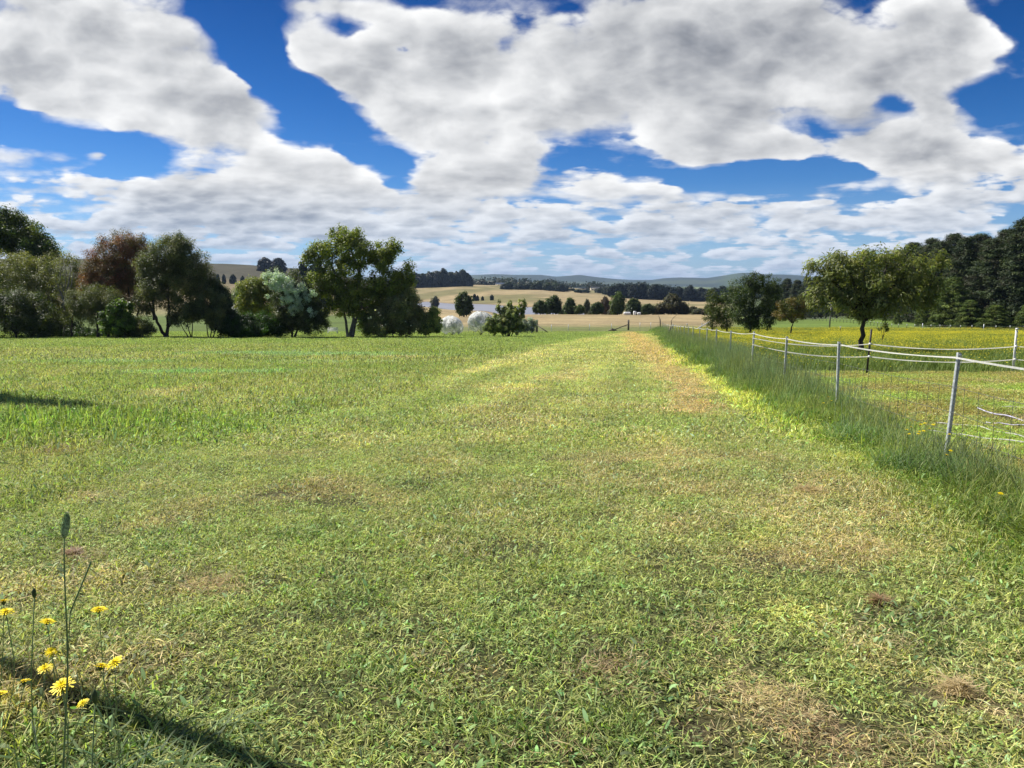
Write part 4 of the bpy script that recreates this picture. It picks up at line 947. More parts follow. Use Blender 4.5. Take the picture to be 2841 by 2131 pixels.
# ---- pines: flattened clumps of needles in tiers
def pine_meshes(seed, H=18.0, R=4.6, cols=None, dens=1.0, young=False):
    rng = np.random.default_rng(seed)
    C = []; zs = rng.uniform(0.04, 1.0, int(430 * dens))
    for t in zs:
        prof = (1 - t) ** .65 * (1 if young else min(1, .65 + t * 1.2)) + .06
        a = rng.uniform(0, 6.283); a = a + .35 * math.sin(a * 5 + t * 9)
        r = R * prof * rng.uniform(.55, 1.0) * (0.85 + .3 * vnoise(np.array([a * 1.3]), np.array([t * 7.0]), seed)[0])
        C.append((r * math.cos(a), r * math.sin(a), H * (t ** .92) + rng.normal() * .2))
    C = np.array(C); C = C[C[:, 2] > .3]
    cols = cols or [(0.028, 0.045, 0.018), (0.038, 0.058, 0.020), (0.05, 0.072, 0.022), (0.045, 0.048, 0.024)]
    V, Q, c = leaves(C, 1.1 if not young else .5, 60, .5 if not young else .26, rng, cols, .22, up=.5, flat=.42, centre=(0, 0, H * .4), jit=.35, sprig=1.0)
    crown = mesh_raw("pine_crown", V, [Q], c, M_NEEDLE)
    mb = MB(); t = np.linspace(0, 1, 9)
    mb.tube(np.column_stack([np.sin(t * 5 + seed) * .1, np.cos(t * 4) * .1 - .1, H * .96 * t - .2]), .27 * (1 - t * .9) * H / 18, 8)
    for p in C[rng.choice(len(C), 60)]:
        mb.tube([(0, 0, p[2] * .93), p * [.5, .5, .97], p], [.06, .04, .015], 4, False)
    Vt = np.vstack(mb.V); trunk = mesh_raw("pine_trunk", Vt, [np.vstack(mb.Q), np.vstack(mb.T)], None, M_BARK, True)
    return crown, trunk
PINES = [pine_meshes(s) for s in (401, 402, 403, 404)]
YPINES = [pine_meshes(s, 5.5, 2.2, [(0.085, 0.125, 0.022), (0.06, 0.095, 0.018), (0.11, 0.145, 0.025)], .55, True) for s in (411, 412)]

def place(kind, label, cat, meshes, x, y, s, rz, group=None, color=(1, 1, 1, 1), names=("crown", "trunk")):
    r = empty(kind, (x, y, tz(x, y) - .05), label, cat, group); r.rotation_euler = (0, 0, rz); r.scale = s
    for me, nm in zip(meshes, names):
        o = bpy.data.objects.new(nm, me); COL.objects.link(o); o.parent = r; o.color = color
    return r
ORD = ["first", "second", "third", "fourth", "fifth", "sixth", "seventh", "eighth", "ninth", "tenth", "eleventh", "twelfth", "thirteenth", "fourteenth",
       "fifteenth", "sixteenth", "seventeenth", "eighteenth", "nineteenth", "twentieth", "twenty-first", "twenty-second", "twenty-third", "twenty-fourth", "twenty-fifth"]

def windbreak():
    rng = np.random.default_rng(31)
    # px, distance, py of the top
    L = [(2960, 118, 600), (2885, 122, 606), (2822, 124, 614), (2775, 131, 640), (2742, 128, 668), (2705, 138, 652), (2668, 136, 664), (2632, 146, 652), (2600, 144, 675), (2572, 154, 664), (2545, 160, 690), (2522, 168, 676), (2490, 176, 700),
         (2455, 186, 706), (2420, 196, 716), (2388, 208, 722), (2355, 222, 728), (2322, 236, 742), (2292, 250, 752), (2262, 266, 768), (2235, 282, 772), (2208, 300, 778), (2180, 320, 776), (2150, 345, 792), (2124, 370, 806)]
    for i, (px, Y, top) in enumerate(L):
        x, y = at(px, Y); z = tz(x, y); H = HC + Y * ray(px, top)[1] - z
        k = H / 18
        place('pine_tree', 'tall dark pine, %s from the right end of the long pine windbreak' % ORD[i], 'pine tree', PINES[i % 4], x, y,
              (k * rng.uniform(1.0, 1.3),) * 2 + (k,), rng.uniform(0, 6.28), 'dark pines of the windbreak on the right', (1, 1, 1, 1))
    Y2 = [(2640, 128, 775, 'bright green young pine with pointed top in front of the dark windbreak', 1.15), (2560, 136, 850, 'small bright green young pine left of the pointed young pine', 1.0), (2602, 131, 838, 'low young pine touching the left side of the pointed young pine', .95),
          (2762, 118, 848, 'wide low yellow green young pine near the right end of the windbreak', 1.7), (2850, 112, 845, 'yellow green young pine cut by the right edge of the picture', 1.2), (2490, 150, 868, 'smallest young pine seen under the wide spreading tree', 1.0),
          (2690, 124, 835, 'dull green young pine between the pointed one and the wide low one', 1.4)]
    for i, (px, Y, top, lb, wd) in enumerate(Y2):
        x, y = at(px, Y); z = tz(x, y); k = (HC + Y * ray(px, top)[1] - z) / 5.5
        place('young_pine', lb, 'pine tree', YPINES[i % 2], x, y, (k * wd, k * wd, k), i * 1.7, 'young pines in front of the windbreak')
windbreak()

# ---- middle distance and far trees from a few shared shapes
def far_meshes(seed, shape, leaf=.5, n=190, per=40, cr=.8):
    rng = np.random.default_rng(seed)
    if shape == 'round': L = [(0, 0, 3.2, 2.4, 2.4, 2.5), (-1.1, 0, 2.3, 1.5, 1.6, 1.7), (1.2, .2, 2.4, 1.5, 1.5, 1.8), (.2, 0, 4.8, 1.2, 1.2, 1.1)]
    elif shape == 'wide': L = [(0, 0, 2.5, 3.2, 2.8, 2.2), (-2.2, 0, 1.7, 1.8, 1.8, 1.5), (2.3, .3, 1.8, 1.8, 1.8, 1.6), (.4, 0, 4.3, 1.8, 1.6, 1.2)]
    elif shape == 'dome': L = [(0, 0, 2.4, 2.7, 2.5, 2.6), (-.9, 0, 1.4, 2.1, 2.0, 1.5), (.9, .2, 1.5, 2.1, 2.0, 1.6), (.2, 0, 3.6, 1.9, 1.8, 1.4)]
    else: L = [(0, 0, 1.8, 1.7, 1.7, 1.8), (0, 0, 3.4, 1.25, 1.25, 1.6), (0, 0, 5.0, .6, .6, 1.1)]
    C = clump_centres([tuple(v) for v in L], n, rng, .25, .55)
    V, Q, c = leaves(C, cr, per, leaf, rng, [(1, 1, 1), (.75, .78, .8), (1.2, 1.15, 1.0)], .6, centre=(0, 0, 2.0), jit=.25)
    mb = MB(); mb.tube([(0, 0, -.3), (.05, 0, 1.2), (0, 0, 3.2)], [.22, .17, .08], 6)
    for l in L[1:]: mb.tube([(0, 0, .9), np.array(l[:3]) * .6 + [0, 0, .3], l[:3]], [.1, .07, .03], 5, False)
    return (mesh_raw("far_crown", V, [Q], c, M_LEAF), mesh_raw("far_trunk", np.vstack(mb.V), [np.vstack(mb.Q), np.vstack(mb.T)], None, M_BARK, True))
FAR = {'round': [far_meshes(501, 'round'), far_meshes(502, 'round')], 'wide': [far_meshes(503, 'wide', n=230), far_meshes(504, 'wide', n=230)], 'cone': [far_meshes(505, 'cone'), far_meshes(506, 'cone')], 'dome': [far_meshes(507, 'dome', leaf=.75, n=320), far_meshes(508, 'dome', leaf=.75, n=320)]}
FH = {'round': 5.9, 'wide': 5.6, 'cone': 6.1, 'dome': 5.2}; FW = {'round': 5.4, 'wide': 8.4, 'cone': 3.6, 'dome': 5.6}

def far_tree(label, px, top, w_px, Y, shape, color, group=None, cat='tree', kind='tree', k=0, sink=0.0):
    x, y = at(px, Y); z = tz(x, y); H = HC + Y * ray(px, top)[1] - z
    sz = H / FH[shape]; sx = w_px * Y / F / FW[shape]
    r = place(kind, label, cat, FAR[shape][k % 2], x, y, (sx, sx, sz), (k * 2.4) % 6.28 if False else (0.4 * (k % 5) - .8), group, (*color, 1))
    return r

def far_trees():
    g = (0.055, 0.088, 0.022); g2 = (0.085, 0.13, 0.028); ol = (0.085, 0.085, 0.042); dk = (0.022, 0.034, 0.016); pur = (0.115, 0.085, 0.065); gy = (0.09, 0.10, 0.06)
    M = [('round dark green tree with short trunk alone on the dry grass by the pond', 1287, 811, 54, 205, 'round', g),
         ('green tree at the left end of the row below the pond', 1499, 834, 44, 226, 'round', g), ('taller green tree second in the row below the pond', 1534, 820, 50, 232, 'round', g),
         ('pointed green tree third in the row below the pond', 1582, 827, 40, 228, 'cone', g), ('low green tree leaning on the pointed tree in the row below the pond', 1606, 845, 34, 226, 'round', g2),
         ('narrow grey green tree in the middle of the row', 1628, 831, 22, 238, 'round', gy), ('small dark green tree right of the narrow grey one', 1656, 838, 38, 228, 'round', g),
         ('purplish brown tree behind the row', 1678, 824, 27, 262, 'round', pur), ('tallest bright green tree of the row', 1713, 811, 44, 232, 'round', g2), ('dark green tree above the white wrapped bales', 1757, 829, 50, 236, 'round', g),
         ('low green tree between the bales and the olive willow', 1797, 843, 38, 230, 'round', g), ('broad brownish olive willow at the right of the row', 1862, 817, 92, 236, 'wide', ol),
         ('low grey bush right of the olive willow', 1922, 850, 50, 250, 'wide', gy), ('brownish bush near the paddock corner', 1960, 846, 36, 225, 'wide', (0.08, 0.07, 0.04)),
         ('grey green bush at the near shore of the pond', 1207, 822, 26, 480, 'round', gy)]
    for i, (lb, px, top, w, Y, sh, c) in enumerate(M): far_tree(lb, px, top, w, Y, sh, c, None, 'bush' if 'bush' in lb else 'tree', 'tree' if 'bush' not in lb else 'bush', i)
    for i, (px, top, w, c) in enumerate(((1645, 858, 26, gy), (1700, 856, 30, ol), (1778, 852, 30, g), (1825, 846, 36, ol), (1895, 848, 34, ol), (1940, 856, 40, gy), (1560, 858, 20, g))):
        far_tree(('low grey bush at the foot of the small dark green tree', 'low olive bush at the foot of the tallest bright green tree', 'low green bush right behind the wrapped bales', 'olive bush filling the left foot of the broad willow', 'olive bush filling the right foot of the broad willow', 'wide low grey bush between the willow and the paddock corner', 'small bush left of the pointed green tree')[i], px, top, w, 233 + i, 'dome', c, None, 'bush', 'bush', i)
    for i, (px, py, s) in enumerate(((1317, 816, 9), (1325, 820, 7), (1339, 822, 6), (1365, 818, 9))):
        far_tree('%s of four dark bushes on the dry slope above the pond, counted from the left' % ORD[i], px, py, s * 1.2, 640, 'dome', dk, 'dark bushes on the slope above the pond', 'bush', 'bush', i)
    for i, (px, py, s) in enumerate(((610, 761, 8), (626, 762, 8), (651, 762, 13), (678, 766, 10))):
        far_tree('%s of four dark bushes in a line on the left hillside, counted from the left' % ORD[i], px, py, s * 1.3, 620, 'dome', dk, 'dark bushes on the left hillside', 'bush', 'bush', i)
    far_tree('left of two dark domed trees on the skyline of the left hill', 741, 716, 40, 800, 'dome', (0.006, 0.009, 0.006), None, 'tree', 'tree', 1)
    far_tree('right of two dark domed trees on the skyline of the left hill', 777, 717, 38, 800, 'dome', (0.006, 0.009, 0.006), None, 'tree', 'tree', 2)
    for i, (px, top, w, Y) in enumerate(((772, 742, 60, 420), (845, 735, 60, 330), (880, 728, 60, 330), (815, 755, 55, 330))):
        far_tree(('dark distant tree behind the silver leafed tree', 'dark distant tree left of the largest tree', 'dark distant tree hidden mostly by the largest tree', 'lowest dark distant tree between the silver tree and the largest tree')[i], px, top, w, Y, 'dome', (0.03, 0.045, 0.018), None, 'tree', 'tree', i)
    # windbreak of wind-shaped trees on the dry rise
    W = [(1128, 768, 40), (1150, 758, 44), (1172, 761, 34), (1192, 757, 36), (1212, 754, 34), (1232, 748, 26), (1250, 757, 34), (1268, 756, 30), (1284, 750, 24), (1296, 760, 26), (1303, 766, 20)]
    for i, (px, top, w) in enumerate(W):
        far_tree('dark tree, %s from the left in the windbreak on the dry rise' % ORD[i], px, top - 1, w * 1.1, 985, 'dome', dk, 'dark windbreak trees on the dry rise', 'tree', 'tree', i)
    # green belt of round trees
    G = [(1402, 787, 22), (1411, 781, 20), (1425, 789, 18), (1440, 788, 22), (1455, 790, 20), (1470, 785, 24), (1484, 787, 20), (1494, 780, 20), (1506, 790, 26), (1518, 785, 20), (1532, 793, 20), (1540, 786, 22), (1553, 788, 22), (1566, 795, 18), (1585, 800, 16), (1604, 803, 20), (1622, 804, 20), (1662, 800, 20), (1682, 796, 20)]
    rng = np.random.default_rng(3)
    for i, (px, top, w) in enumerate(G):
        c = np.array((0.04, 0.068, 0.022) if i in (1, 7, 8, 9, 11) else (0.03, 0.045, 0.022)) * rng.uniform(.8, 1.2)
        far_tree('round green tree, %s from the left in the tree belt beyond the dry rise' % ORD[i], px, top, w * 1.25, 905 + (i % 3) * 12, 'dome', c, 'round trees of the belt beyond the dry rise', 'tree', 'tree', i)
    D = [(1700, 794, 26), (1718, 788, 28), (1738, 790, 28), (1758, 790, 28), (1778, 788, 26), (1798, 794, 26), (1814, 790, 28), (1832, 792, 26), (1850, 797, 26), (1866, 802, 24), (1882, 798, 24), (1896, 804, 22), (1910, 792, 24), (1926, 806, 22), (1944, 800, 24), (1962, 806, 24), (1980, 800, 26), (2004, 795, 30)]
    for i, (px, top, w) in enumerate(D):
        far_tree('very dark conifer, %s from the left in the belt right of the tree row' % ORD[i], px, top, w * 1.5, 790 + (i % 3) * 10, 'cone' if i % 3 else 'round', (0.016, 0.026, 0.016), 'dark conifers of the right-hand belt', 'tree', 'tree', i)
far_trees()

def woodland():
    """the far wooded ridge that reads as one mass"""
    rng = np.random.default_rng(8); C = []; R = []
    pro = [(1100, 778), (1310, 768), (1340, 764), (1368, 761), (1400, 768), (1445, 765), (1480, 773), (1530, 772), (1560, 777), (1590, 780), (1640, 777), (1700, 783), (1740, 779), (1790, 780), (1830, 785), (1880, 792), (1990, 800), (2060, 800), (2400, 804)]
    for Y, dpy, n in ((1150, 12, 300), (1300, 5, 320), (1480, 0, 320)):
        for px in rng.uniform(1100, 2350, n):
            x, y = at(px, Y + rng.uniform(-40, 40)); z = tz(x, y)
            top = np.interp(px, *zip(*pro)) + dpy + rng.uniform(-1, 4)
            H = max(6, HC + y * ray(px, top)[1] - z); r = rng.uniform(6, 11)
            for q in np.arange(.15, 1.0, .16): C.append((x, y, z + (H - r * .6) * q)); R.append(r * (1 - q * .35))
    C = np.array(C); R = np.array(R)
    V, Q, c = leaves(C, R, 15, 3.4, rng, [(0.022, 0.032, 0.017), (0.03, 0.042, 0.02), (0.045, 0.045, 0.027), (0.02, 0.03, 0.016)], .7, centre=(0, 1300, -30), jit=.3)
    o = mesh_obj("woodland", V, [Q], c, M_LEAF)
    tag(o, 'dark wooded ridge of merged far trees below the blue hills', 'woodland', kind='stuff')
woodland()
#==TREES_END

# ================================================================== fences
def pz(px, py, Y): return np.array([ray(px, py)[0] * Y, Y, HC + Y * ray(px, py)[1]])
def sagline(pts, sag=0.02, per=10):
    out = []
    for a, b in zip(pts[:-1], pts[1:]):
        a = np.asarray(a, float); b = np.asarray(b, float); L = np.linalg.norm(b - a)
        t = np.linspace(0, 1, per, endpoint=False)[:, None]; sg = sag[len(out)] if isinstance(sag, (list, tuple)) else sag
        q = a + (b - a) * t; q[:, 2] -= (4 * t[:, 0] * (1 - t[:, 0])) * sg * L; out.append(q)
    out.append(np.asarray(pts[-1], float)[None]); return np.vstack(out)
def ribbon(mb, P, w=0.012, t=0.003):
    """flat tape standing on edge, one closed strip"""
    P = np.asarray(P, float); D = np.gradient(P, axis=0); D = unit(D); S_ = unit(np.cross(D, [0, 0, 1.0]))
    tw = np.sin(np.arange(len(P)) * 1.1) * .5
    U = unit(np.array([0, 0, 1.0]) * np.cos(tw)[:, None] + S_ * np.sin(tw)[:, None]); S2 = np.cross(D, U)
    V = np.stack([P - U * w / 2 - S2 * t / 2, P + U * w / 2 - S2 * t / 2, P + U * w / 2 + S2 * t / 2, P - U * w / 2 + S2 * t / 2], 1).reshape(-1, 3)
    n = len(P); Q = []
    for i in range(n - 1):
        for j in range(4): Q.append((i * 4 + j, i * 4 + (j + 1) % 4, i * 4 + 4 + (j + 1) % 4, i * 4 + 4 + j))
    Q += [(0, 3, 2, 1), (n * 4 - 4, n * 4 - 3, n * 4 - 2, n * 4 - 1)]
    mb.add(V, Q)
def sheet(mb, P, w):
    """flat woven tape, one layer, gently twisting"""
    P = np.asarray(P, float); D = unit(np.gradient(P, axis=0)); S_ = unit(np.cross(D, [0, 0, 1.0])); tw = .5 + .45 * np.sin(np.arange(len(P)) * .7)
    U = np.array([0, 0, 1.0]) * np.cos(tw)[:, None] + S_ * np.sin(tw)[:, None]; w = np.broadcast_to(w, (len(P),))[:, None]
    V = np.stack([P - U * w / 2, P + U * w / 2], 1).reshape(-1, 3); mb.add(V, [(2 * i, 2 * i + 1, 2 * i + 3, 2 * i + 2) for i in range(len(P) - 1)])
def child(mb, name, mat, root, smooth=False):
    """build a part whose points were given in world coordinates"""
    o = mb.build(name, mat, root, smooth); o.matrix_parent_inverse = Matrix.Translation(-Vector(root.location)); return o

def steel_post_mesh(Hh):
    """galvanised angle post: a flat flange with a narrow web along its left edge, punched holes shown as studs"""
    mb = MB(); w, t, d = 0.052, 0.004, 0.030
    prof = [(-w / 2, 0), (w / 2, 0), (w / 2, t), (-w / 2 + t, t), (-w / 2 + t, d), (-w / 2, d)]
    prof = [(x, -y) for x, y in prof]
    V = [(x, y, z) for z in (-.3, Hh) for x, y in prof]; n = len(prof)
    Q = [(i, (i + 1) % n, n + (i + 1) % n, n + i) for i in range(n)]
    mb.add(V, Q); v0 = [(x, y, Hh) for x, y in prof]; mb.add(v0, [(0, 1, 2, 3), (0, 3, 4, 5)])
    for z in np.arange(.12, Hh - .05, .13): mb.box((.004, -.006, z), (.014, .006, .010))
    return mesh_raw("steel_post", np.vstack(mb.V), [np.vstack(mb.Q)], None, M_GALV)
def clip_mesh():
    mb = MB(); mb.tube([(.02, -.006, -.06), (.030, -.012, -.03), (.032, -.014, .03), (.022, -.010, .05)], .0028, 5)
    mb.box((.0, -.012, .045), (.034, .018, .022)); return mesh_raw("insulator", np.vstack(mb.V), [np.vstack(mb.Q), np.vstack(mb.T)], None, M_WHITE)

def fences():
    Ys = [3.1, 7.5, 11.8, 16.3, 21.2, 26.4, 31.5, 36.3] + [36.3 + 4.9 * k for k in range(1, 18)]
    root = empty('wire_fence', (fence_x(7.5), 7.5, tz(fence_x(7.5), 7.5)), 'long wire mesh fence on galvanised steel posts running away beside the mown lawn', 'fence')
    pm = steel_post_mesh(1.19); cm = clip_mesh(); ol = Vector(root.location); rng = np.random.default_rng(5)
    base = []
    for i, Y in enumerate(Ys):
        x = fence_x(Y); z = tz(x, Y)
        p = bpy.data.objects.new('post', pm); COL.objects.link(p); p.parent = root
        p.location = Vector((x, Y, z)) - ol; p.rotation_euler = (rng.normal() * .02, rng.normal() * .022 + (.02 if i == 1 else 0), .12 + rng.normal() * .1)
        base.append(np.array([x, Y, z]))
        if Y < 40:
            c = bpy.data.objects.new('insulator', cm); COL.objects.link(c); c.parent = p; c.location = (0, 0, 1.12)
    up = lambda h: [b + [0, -.02, h] for b in base]
    mb = MB()
    for h in (.08, .22, .38, .58, .84): mb.tube(sagline(up(h), .004, 5), np.repeat(np.where(np.array(Ys) < 60, .0022, .003), 5)[:len(sagline(up(h), .004, 5))], 4, False)
    for i in range(len(Ys) - 1):
        if Ys[i] > 62: break
        n = int((Ys[i + 1] - Ys[i]) / .30)
        for k in range(1, n):
            q = base[i] + (base[i + 1] - base[i]) * k / n + [0, -.02, 0]; q[2] = tz(q[0], q[1])
            j = rng.normal(size=3) * .006
            mb.tube([q + [0, 0, .02], q + [j[0], 0, .3], q + [j[1], 0, .58], q + [j[2] * 2, 0, .84]], 0.0021 if Ys[i] < 30 else .0025, 4, False)
    child(mb, 'wire_mesh', M_WIRE, root)
    mb = MB(); P = sagline([b + [0, -.03, 1.14] for b in base], .007, 9); P = P[P[:, 1] < 100]
    sheet(mb, P, np.interp(P[:, 1], [5, 30, 100], [.018, .024, .04])); child(mb, 'top_tape', M_TAPE, root)

    # electric tape fence that turns off into the paddock
    xd, yd = at(2417, 20.8); xw, yw = at(2824, 21.8); zd, zw_ = tz(xd, yd), tz(xw, yw)
    root = empty('electric_tape_fence', (xd, yd, zd), 'two strand white tape fence on a dark and a white post, entering the paddock', 'fence')
    mb = MB(); mb.tube([(xd - .03, yd, zd - .2), (xd, yd, zd + .6), (xd + .035, yd, zd + 1.27)], .028, 8); child(mb, 'dark_post', M_RUST, root)
    mb = MB(); mb.box((xw, yw, zw_ + .6), (.05, .03, 1.36)); mb.box((xw, yw - .02, zw_ + 1.28), (.062, .045, .06))
    for k in range(9): mb.box((xw + .036, yw, zw_ + .2 + k * .125), (.03, .02, .03))
    child(mb, 'white_post', M_WHITE, root)
    pd = lambda py: np.array([xd, yd - .04, HC + yd * ray(2417, py)[1]]); pw_ = lambda py: np.array([xw, yw - .04, HC + yw * ray(2824, py)[1]])
    P2, P3, P4 = base[2], base[3], base[4]
    low = [pz(2088, 956, 21.1), pd(989), pw_(997), pz(3250, 1000, 22.5)]
    upp = [pz(2088, 938, 21.1), pd(954), pw_(961), pz(3250, 958, 22.5)]
    for nm, L in (('lower_tape', low), ('upper_tape', upp)):
        mb = MB(); sheet(mb, sagline(L, (.04, .024, .02), 14), .030); child(mb, nm, M_TAPE, root)
    for p in (pd(989), pd(954), pw_(961), pw_(997)):
        mb = MB(); mb.box(p, (.05, .05, .06)); mb.box(p + [0, -.02, .0], (.075, .02, .03)); child(mb, 'insulator', M_WHITE, root)

    # tape lying on the paddock grass
    Z8 = lambda L: [gpx(2360 + .229 * a, 860 + .229 * b) for a, b in L]
    lines = [[(1050, 1395), (1140, 1405), (1380, 1412), (1560, 1435), (1690, 1480), (1850, 1510), (2030, 1550), (2200, 1600)],
             [(920, 1490), (1100, 1512), (1230, 1530), (1390, 1555), (1600, 1585), (1850, 1610), (2100, 1640), (2250, 1660)],
             [(2250, 1440), (2100, 1420), (1850, 1400), (1640, 1380)], [(2250, 1400), (2100, 1365), (1900, 1310), (1750, 1285), (1600, 1240), (1535, 1215), (1550, 1195), (1600, 1190)],
             [(1830, 1192), (2100, 1205), (2250, 1210)]]
    g = gpx(2760, 1180); z0 = tz(*g)
    root = empty('loose_tape', (g[0], g[1], z0), 'slack white and mauve fencing tape lying on grass right of the nearest steel post', 'fencing tape')
    for i, L in enumerate(lines):
        q = np.array(Z8(L)); t = np.linspace(0, 1, len(q)); tt = np.linspace(0, 1, 60)
        x = np.interp(tt, t, q[:, 0]); y = np.interp(tt, t, q[:, 1])
        k_ = np.hanning(9); k_ /= k_.sum(); x[4:-4] = np.convolve(x, k_, 'valid'); y[4:-4] = np.convolve(y, k_, 'valid')
        P = np.column_stack([x, y, terrain(x, y) + .035 + .006 * np.sin(tt * 17 + i)])
        mb = MB(); mb.tube(P, .009 if i not in (2, 3) else .011, 6); child(mb, 'tape', M_LINER if i in (2, 3) else M_TAPE, root, True)

    # bottom fence: timber strainers with stays
    def line_fence(label, specs, wires, wire_px, strainers, hp, mat_post, kind='paddock_fence', wr=.012):
        x0, y0 = at(*specs[0][:2]); root = empty(kind, (x0, y0, tz(x0, y0)), label, 'fence'); tops = []
        for px, Y in specs:
            x, y = at(px, Y); z = tz(x, y); mb = MB(); mb.tube([(x, y, z - .2), (x + .01, y, z + hp)], .035, 6); child(mb, 'post', mat_post, root)
        for px, Y, top, sx, sy, r in strainers:
            x, y = at(px, Y); z = tz(x, y); H = HC + Y * ray(px, top)[1] - z; mb = MB(); mb.tube([(x, y, z - .3), (x + .02, y, z + H * .5), (x, y, z + H)], [r, r * .95, r * .9], 10); child(mb, 'strainer_post', M_TIMBER, root)
            if sx:
                ex, ey = at(sx, Y - 1.5); ez = tz(ex, ey) + .05; mb = MB(); mb.tube([(x, y - .12, z + H * sy), ((x + ex) / 2, y - .8, (z + H * sy + ez) / 2 + .04), (ex, ey, ez)], .075, 8); child(mb, 'stay', M_TIMBER, root)
        mb = MB()
        for h in wires:
            mb.tube([np.array([*at(px, Y), tz(*at(px, Y)) + h]) for px, Y in wire_px], wr, 4, False)
        child(mb, 'wire', M_WIRE if wr < .02 else M_TAPE, root); return root
    line_fence('post and wire fence at the lawn bottom between two timber strainer posts with stays', [(1530, 103), (1577, 105), (1636, 108), (1697, 112)], (.35, .6, .85, 1.1),
               [(1489, 100.5), (1530, 103), (1577, 105), (1636, 108), (1697, 112), (1744, 116)], [(1489, 100.5, 888, 1521, .62, .17), (1744, 116, 887, 1703, .55, .15)], 1.1, M_GALV, wr=.010)
    line_fence('short stretch of wire fence between the right timber strainer post and the metal corner post', [(1776, 118), (1806, 119)], (.4, .75, 1.15), [(1744, 116), (1776, 118), (1806, 119), (1833, 120)], [(1833, 120, 884, 0, 0, .05)], 1.15, M_GALV, wr=.010)
    line_fence('post and wire fence running left from the timber post behind the netted fruit trees', [(1300, 104), (1340, 103), (1390, 102), (1440, 101)], (.4, .7, 1.05), [(1240, 106), (1300, 104), (1340, 103), (1390, 102), (1440, 101), (1489, 100.5)], [(1240, 106, 890, 0, 0, .1)], 1.1, M_GALV, wr=.010)
    # stay leaning left of the left strainer, and a bent pair of old sticks at the corner
    mb = MB(); a = pz(1474, 921, 97.5); a[2] = tz(a[0], a[1]); b = pz(1481, 907, 98.5); mb.tube([a, (a + b) / 2, b], .07, 7)
    o = mb.build('leaning_stake', M_WHITE); tag(o, 'short pale stake leaning against the left timber strainer post', 'stake')
    for lb, pts, Y in (('bent old stick standing right of the metal corner post', [(1866, 902), (1862, 890), (1868, 882), (1880, 872)], 112), ('forked bent stick at the metal corner post', [(1832, 902), (1831, 890), (1829, 880), (1826, 874)], 119)):
        P = np.array([pz(p, q, Y) for p, q in pts]); P[0, 2] = tz(P[0, 0], P[0, 1]) - .1; mb = MB(); mb.tube(P, [.06, .05, .04, .02], 6)
        tag(mb.build('bent_stick', M_TIMBER), lb, 'stick')
    P = pz(1857, 917, 80); z = tz(P[0], 80); mb = MB(); mb.tube([(P[0], 80, z - .1), (P[0] + .03, 80, z + .5), (P[0] + .12, 80, z + .95)], [.12, .11, .10], 9)
    tag(mb.build('stump_post', M_TIMBER), 'short thick dark timber post in the tall grass near the fence corner', 'post')
    g1 = at(1701, 112); mb = MB(); mb.tube([(g1[0] - .7, g1[1], tz(*g1) + .05), (g1[0], g1[1], tz(*g1) + .16), (g1[0] + .6, g1[1], tz(*g1) + .04)], [.05, .22, .05], 8)
    tag(mb.build('dirt_mound', M_TIMBER), 'small dark mound at the foot of the stay of the right timber post', 'mound')
    # white capped pickets
    def picket_fence(label, L, hp, wires, cap=(.11, .2), dark=(), kind='electric_fence', tape=False):
        x0, y0 = at(*L[0]); root = empty(kind, (x0, y0, tz(x0, y0)), label, 'fence'); P = []
        for i, (px, Y) in enumerate(L):
            x, y = at(px, Y); z = tz(x, y); P.append((x, y, z))
            mb = MB(); mb.box((x, y, z + hp / 2 - .1), (.05, .04, hp + .2)) if i not in dark else mb.tube([(x, y, z - .1), (x, y, z + hp + .25)], .06, 7)
            p = child(mb, 'picket', M_RUST if i not in dark else M_GALV, root)
            if i not in dark:
                mb = MB(); mb.box((x, y - .05, z + hp - cap[1] * .3), (cap[0], .07, cap[1])); mb.box((x, y - .05, z + hp + cap[1] * .22), (cap[0] * 1.25, .09, cap[1] * .3))
                c = mb.build('cap', M_WHITE, p)
        mb = MB()
        for h in wires: mb.tube([np.array(q) + [0, 0, h] for q in P], .012, 4, False)
        child(mb, 'wire', M_WIRE, root); return root
    R1 = [(2950, 106), (2895, 106), (2845, 107), (2805, 108), (2766, 109), (2732, 110), (2699, 111), (2667, 112), (2639, 113), (2610, 115), (2585, 116), (2562, 118), (2540, 119), (2518, 121), (2495, 123), (2476, 125), (2464, 126)]
    picket_fence('dark wire fence with white capped pickets along the foot of the pine windbreak', R1, .78, (.2, .45, .72), dark=(5, 11))
    picket_fence('distant row of tiny white capped pickets under the left part of the windbreak', [(2455 - 9.5 * k, 132 + 3.0 * k) for k in range(22)], .8, (.3, .7), (.10, .14))
    picket_fence('short row of white capped pickets at the far left corner of the flower paddock', [(1867, 108), (1907, 112), (1948, 116), (2010, 120), (2115, 124)], 1.0, (.4, .95), (.13, .24))
    x, y = at(2334, 95); z = tz(x, y); r = empty('standard_post', (x, y, z), 'single thin dark post with white top in the flowers left of the spreading tree', 'post')
    mb = MB(); mb.box((0, 0, .35), (.05, .05, .9)); mb.build('shaft', M_RUST, r); mb = MB(); mb.box((0, -.01, .82), (.12, .09, .16)); mb.box((0, -.01, .92), (.15, .11, .05)); mb.build('cap', M_WHITE, r)
    x, y = at(2303, 128); z = tz(x, y); H = HC + 128 * ray(2303, 842)[1] - z; mb = MB(); mb.tube([(x, y, z - .3), (x + .05, y, z + H * .5), (x + .13, y, z + H)], [.13, .12, .10], 9)
    tag(mb.build('pole', M_BARKG), 'tall pale timber pole before the dark windbreak, left of the spreading tree trunk', 'pole')
    # pale rail leaning at the strainer beyond the corner
    a = pz(1926, 906, 113); a[2] = tz(a[0], a[1]) + .05; b = pz(1970, 892, 116); mb = MB(); mb.tube([a, (a + b) / 2, b], .075, 7)
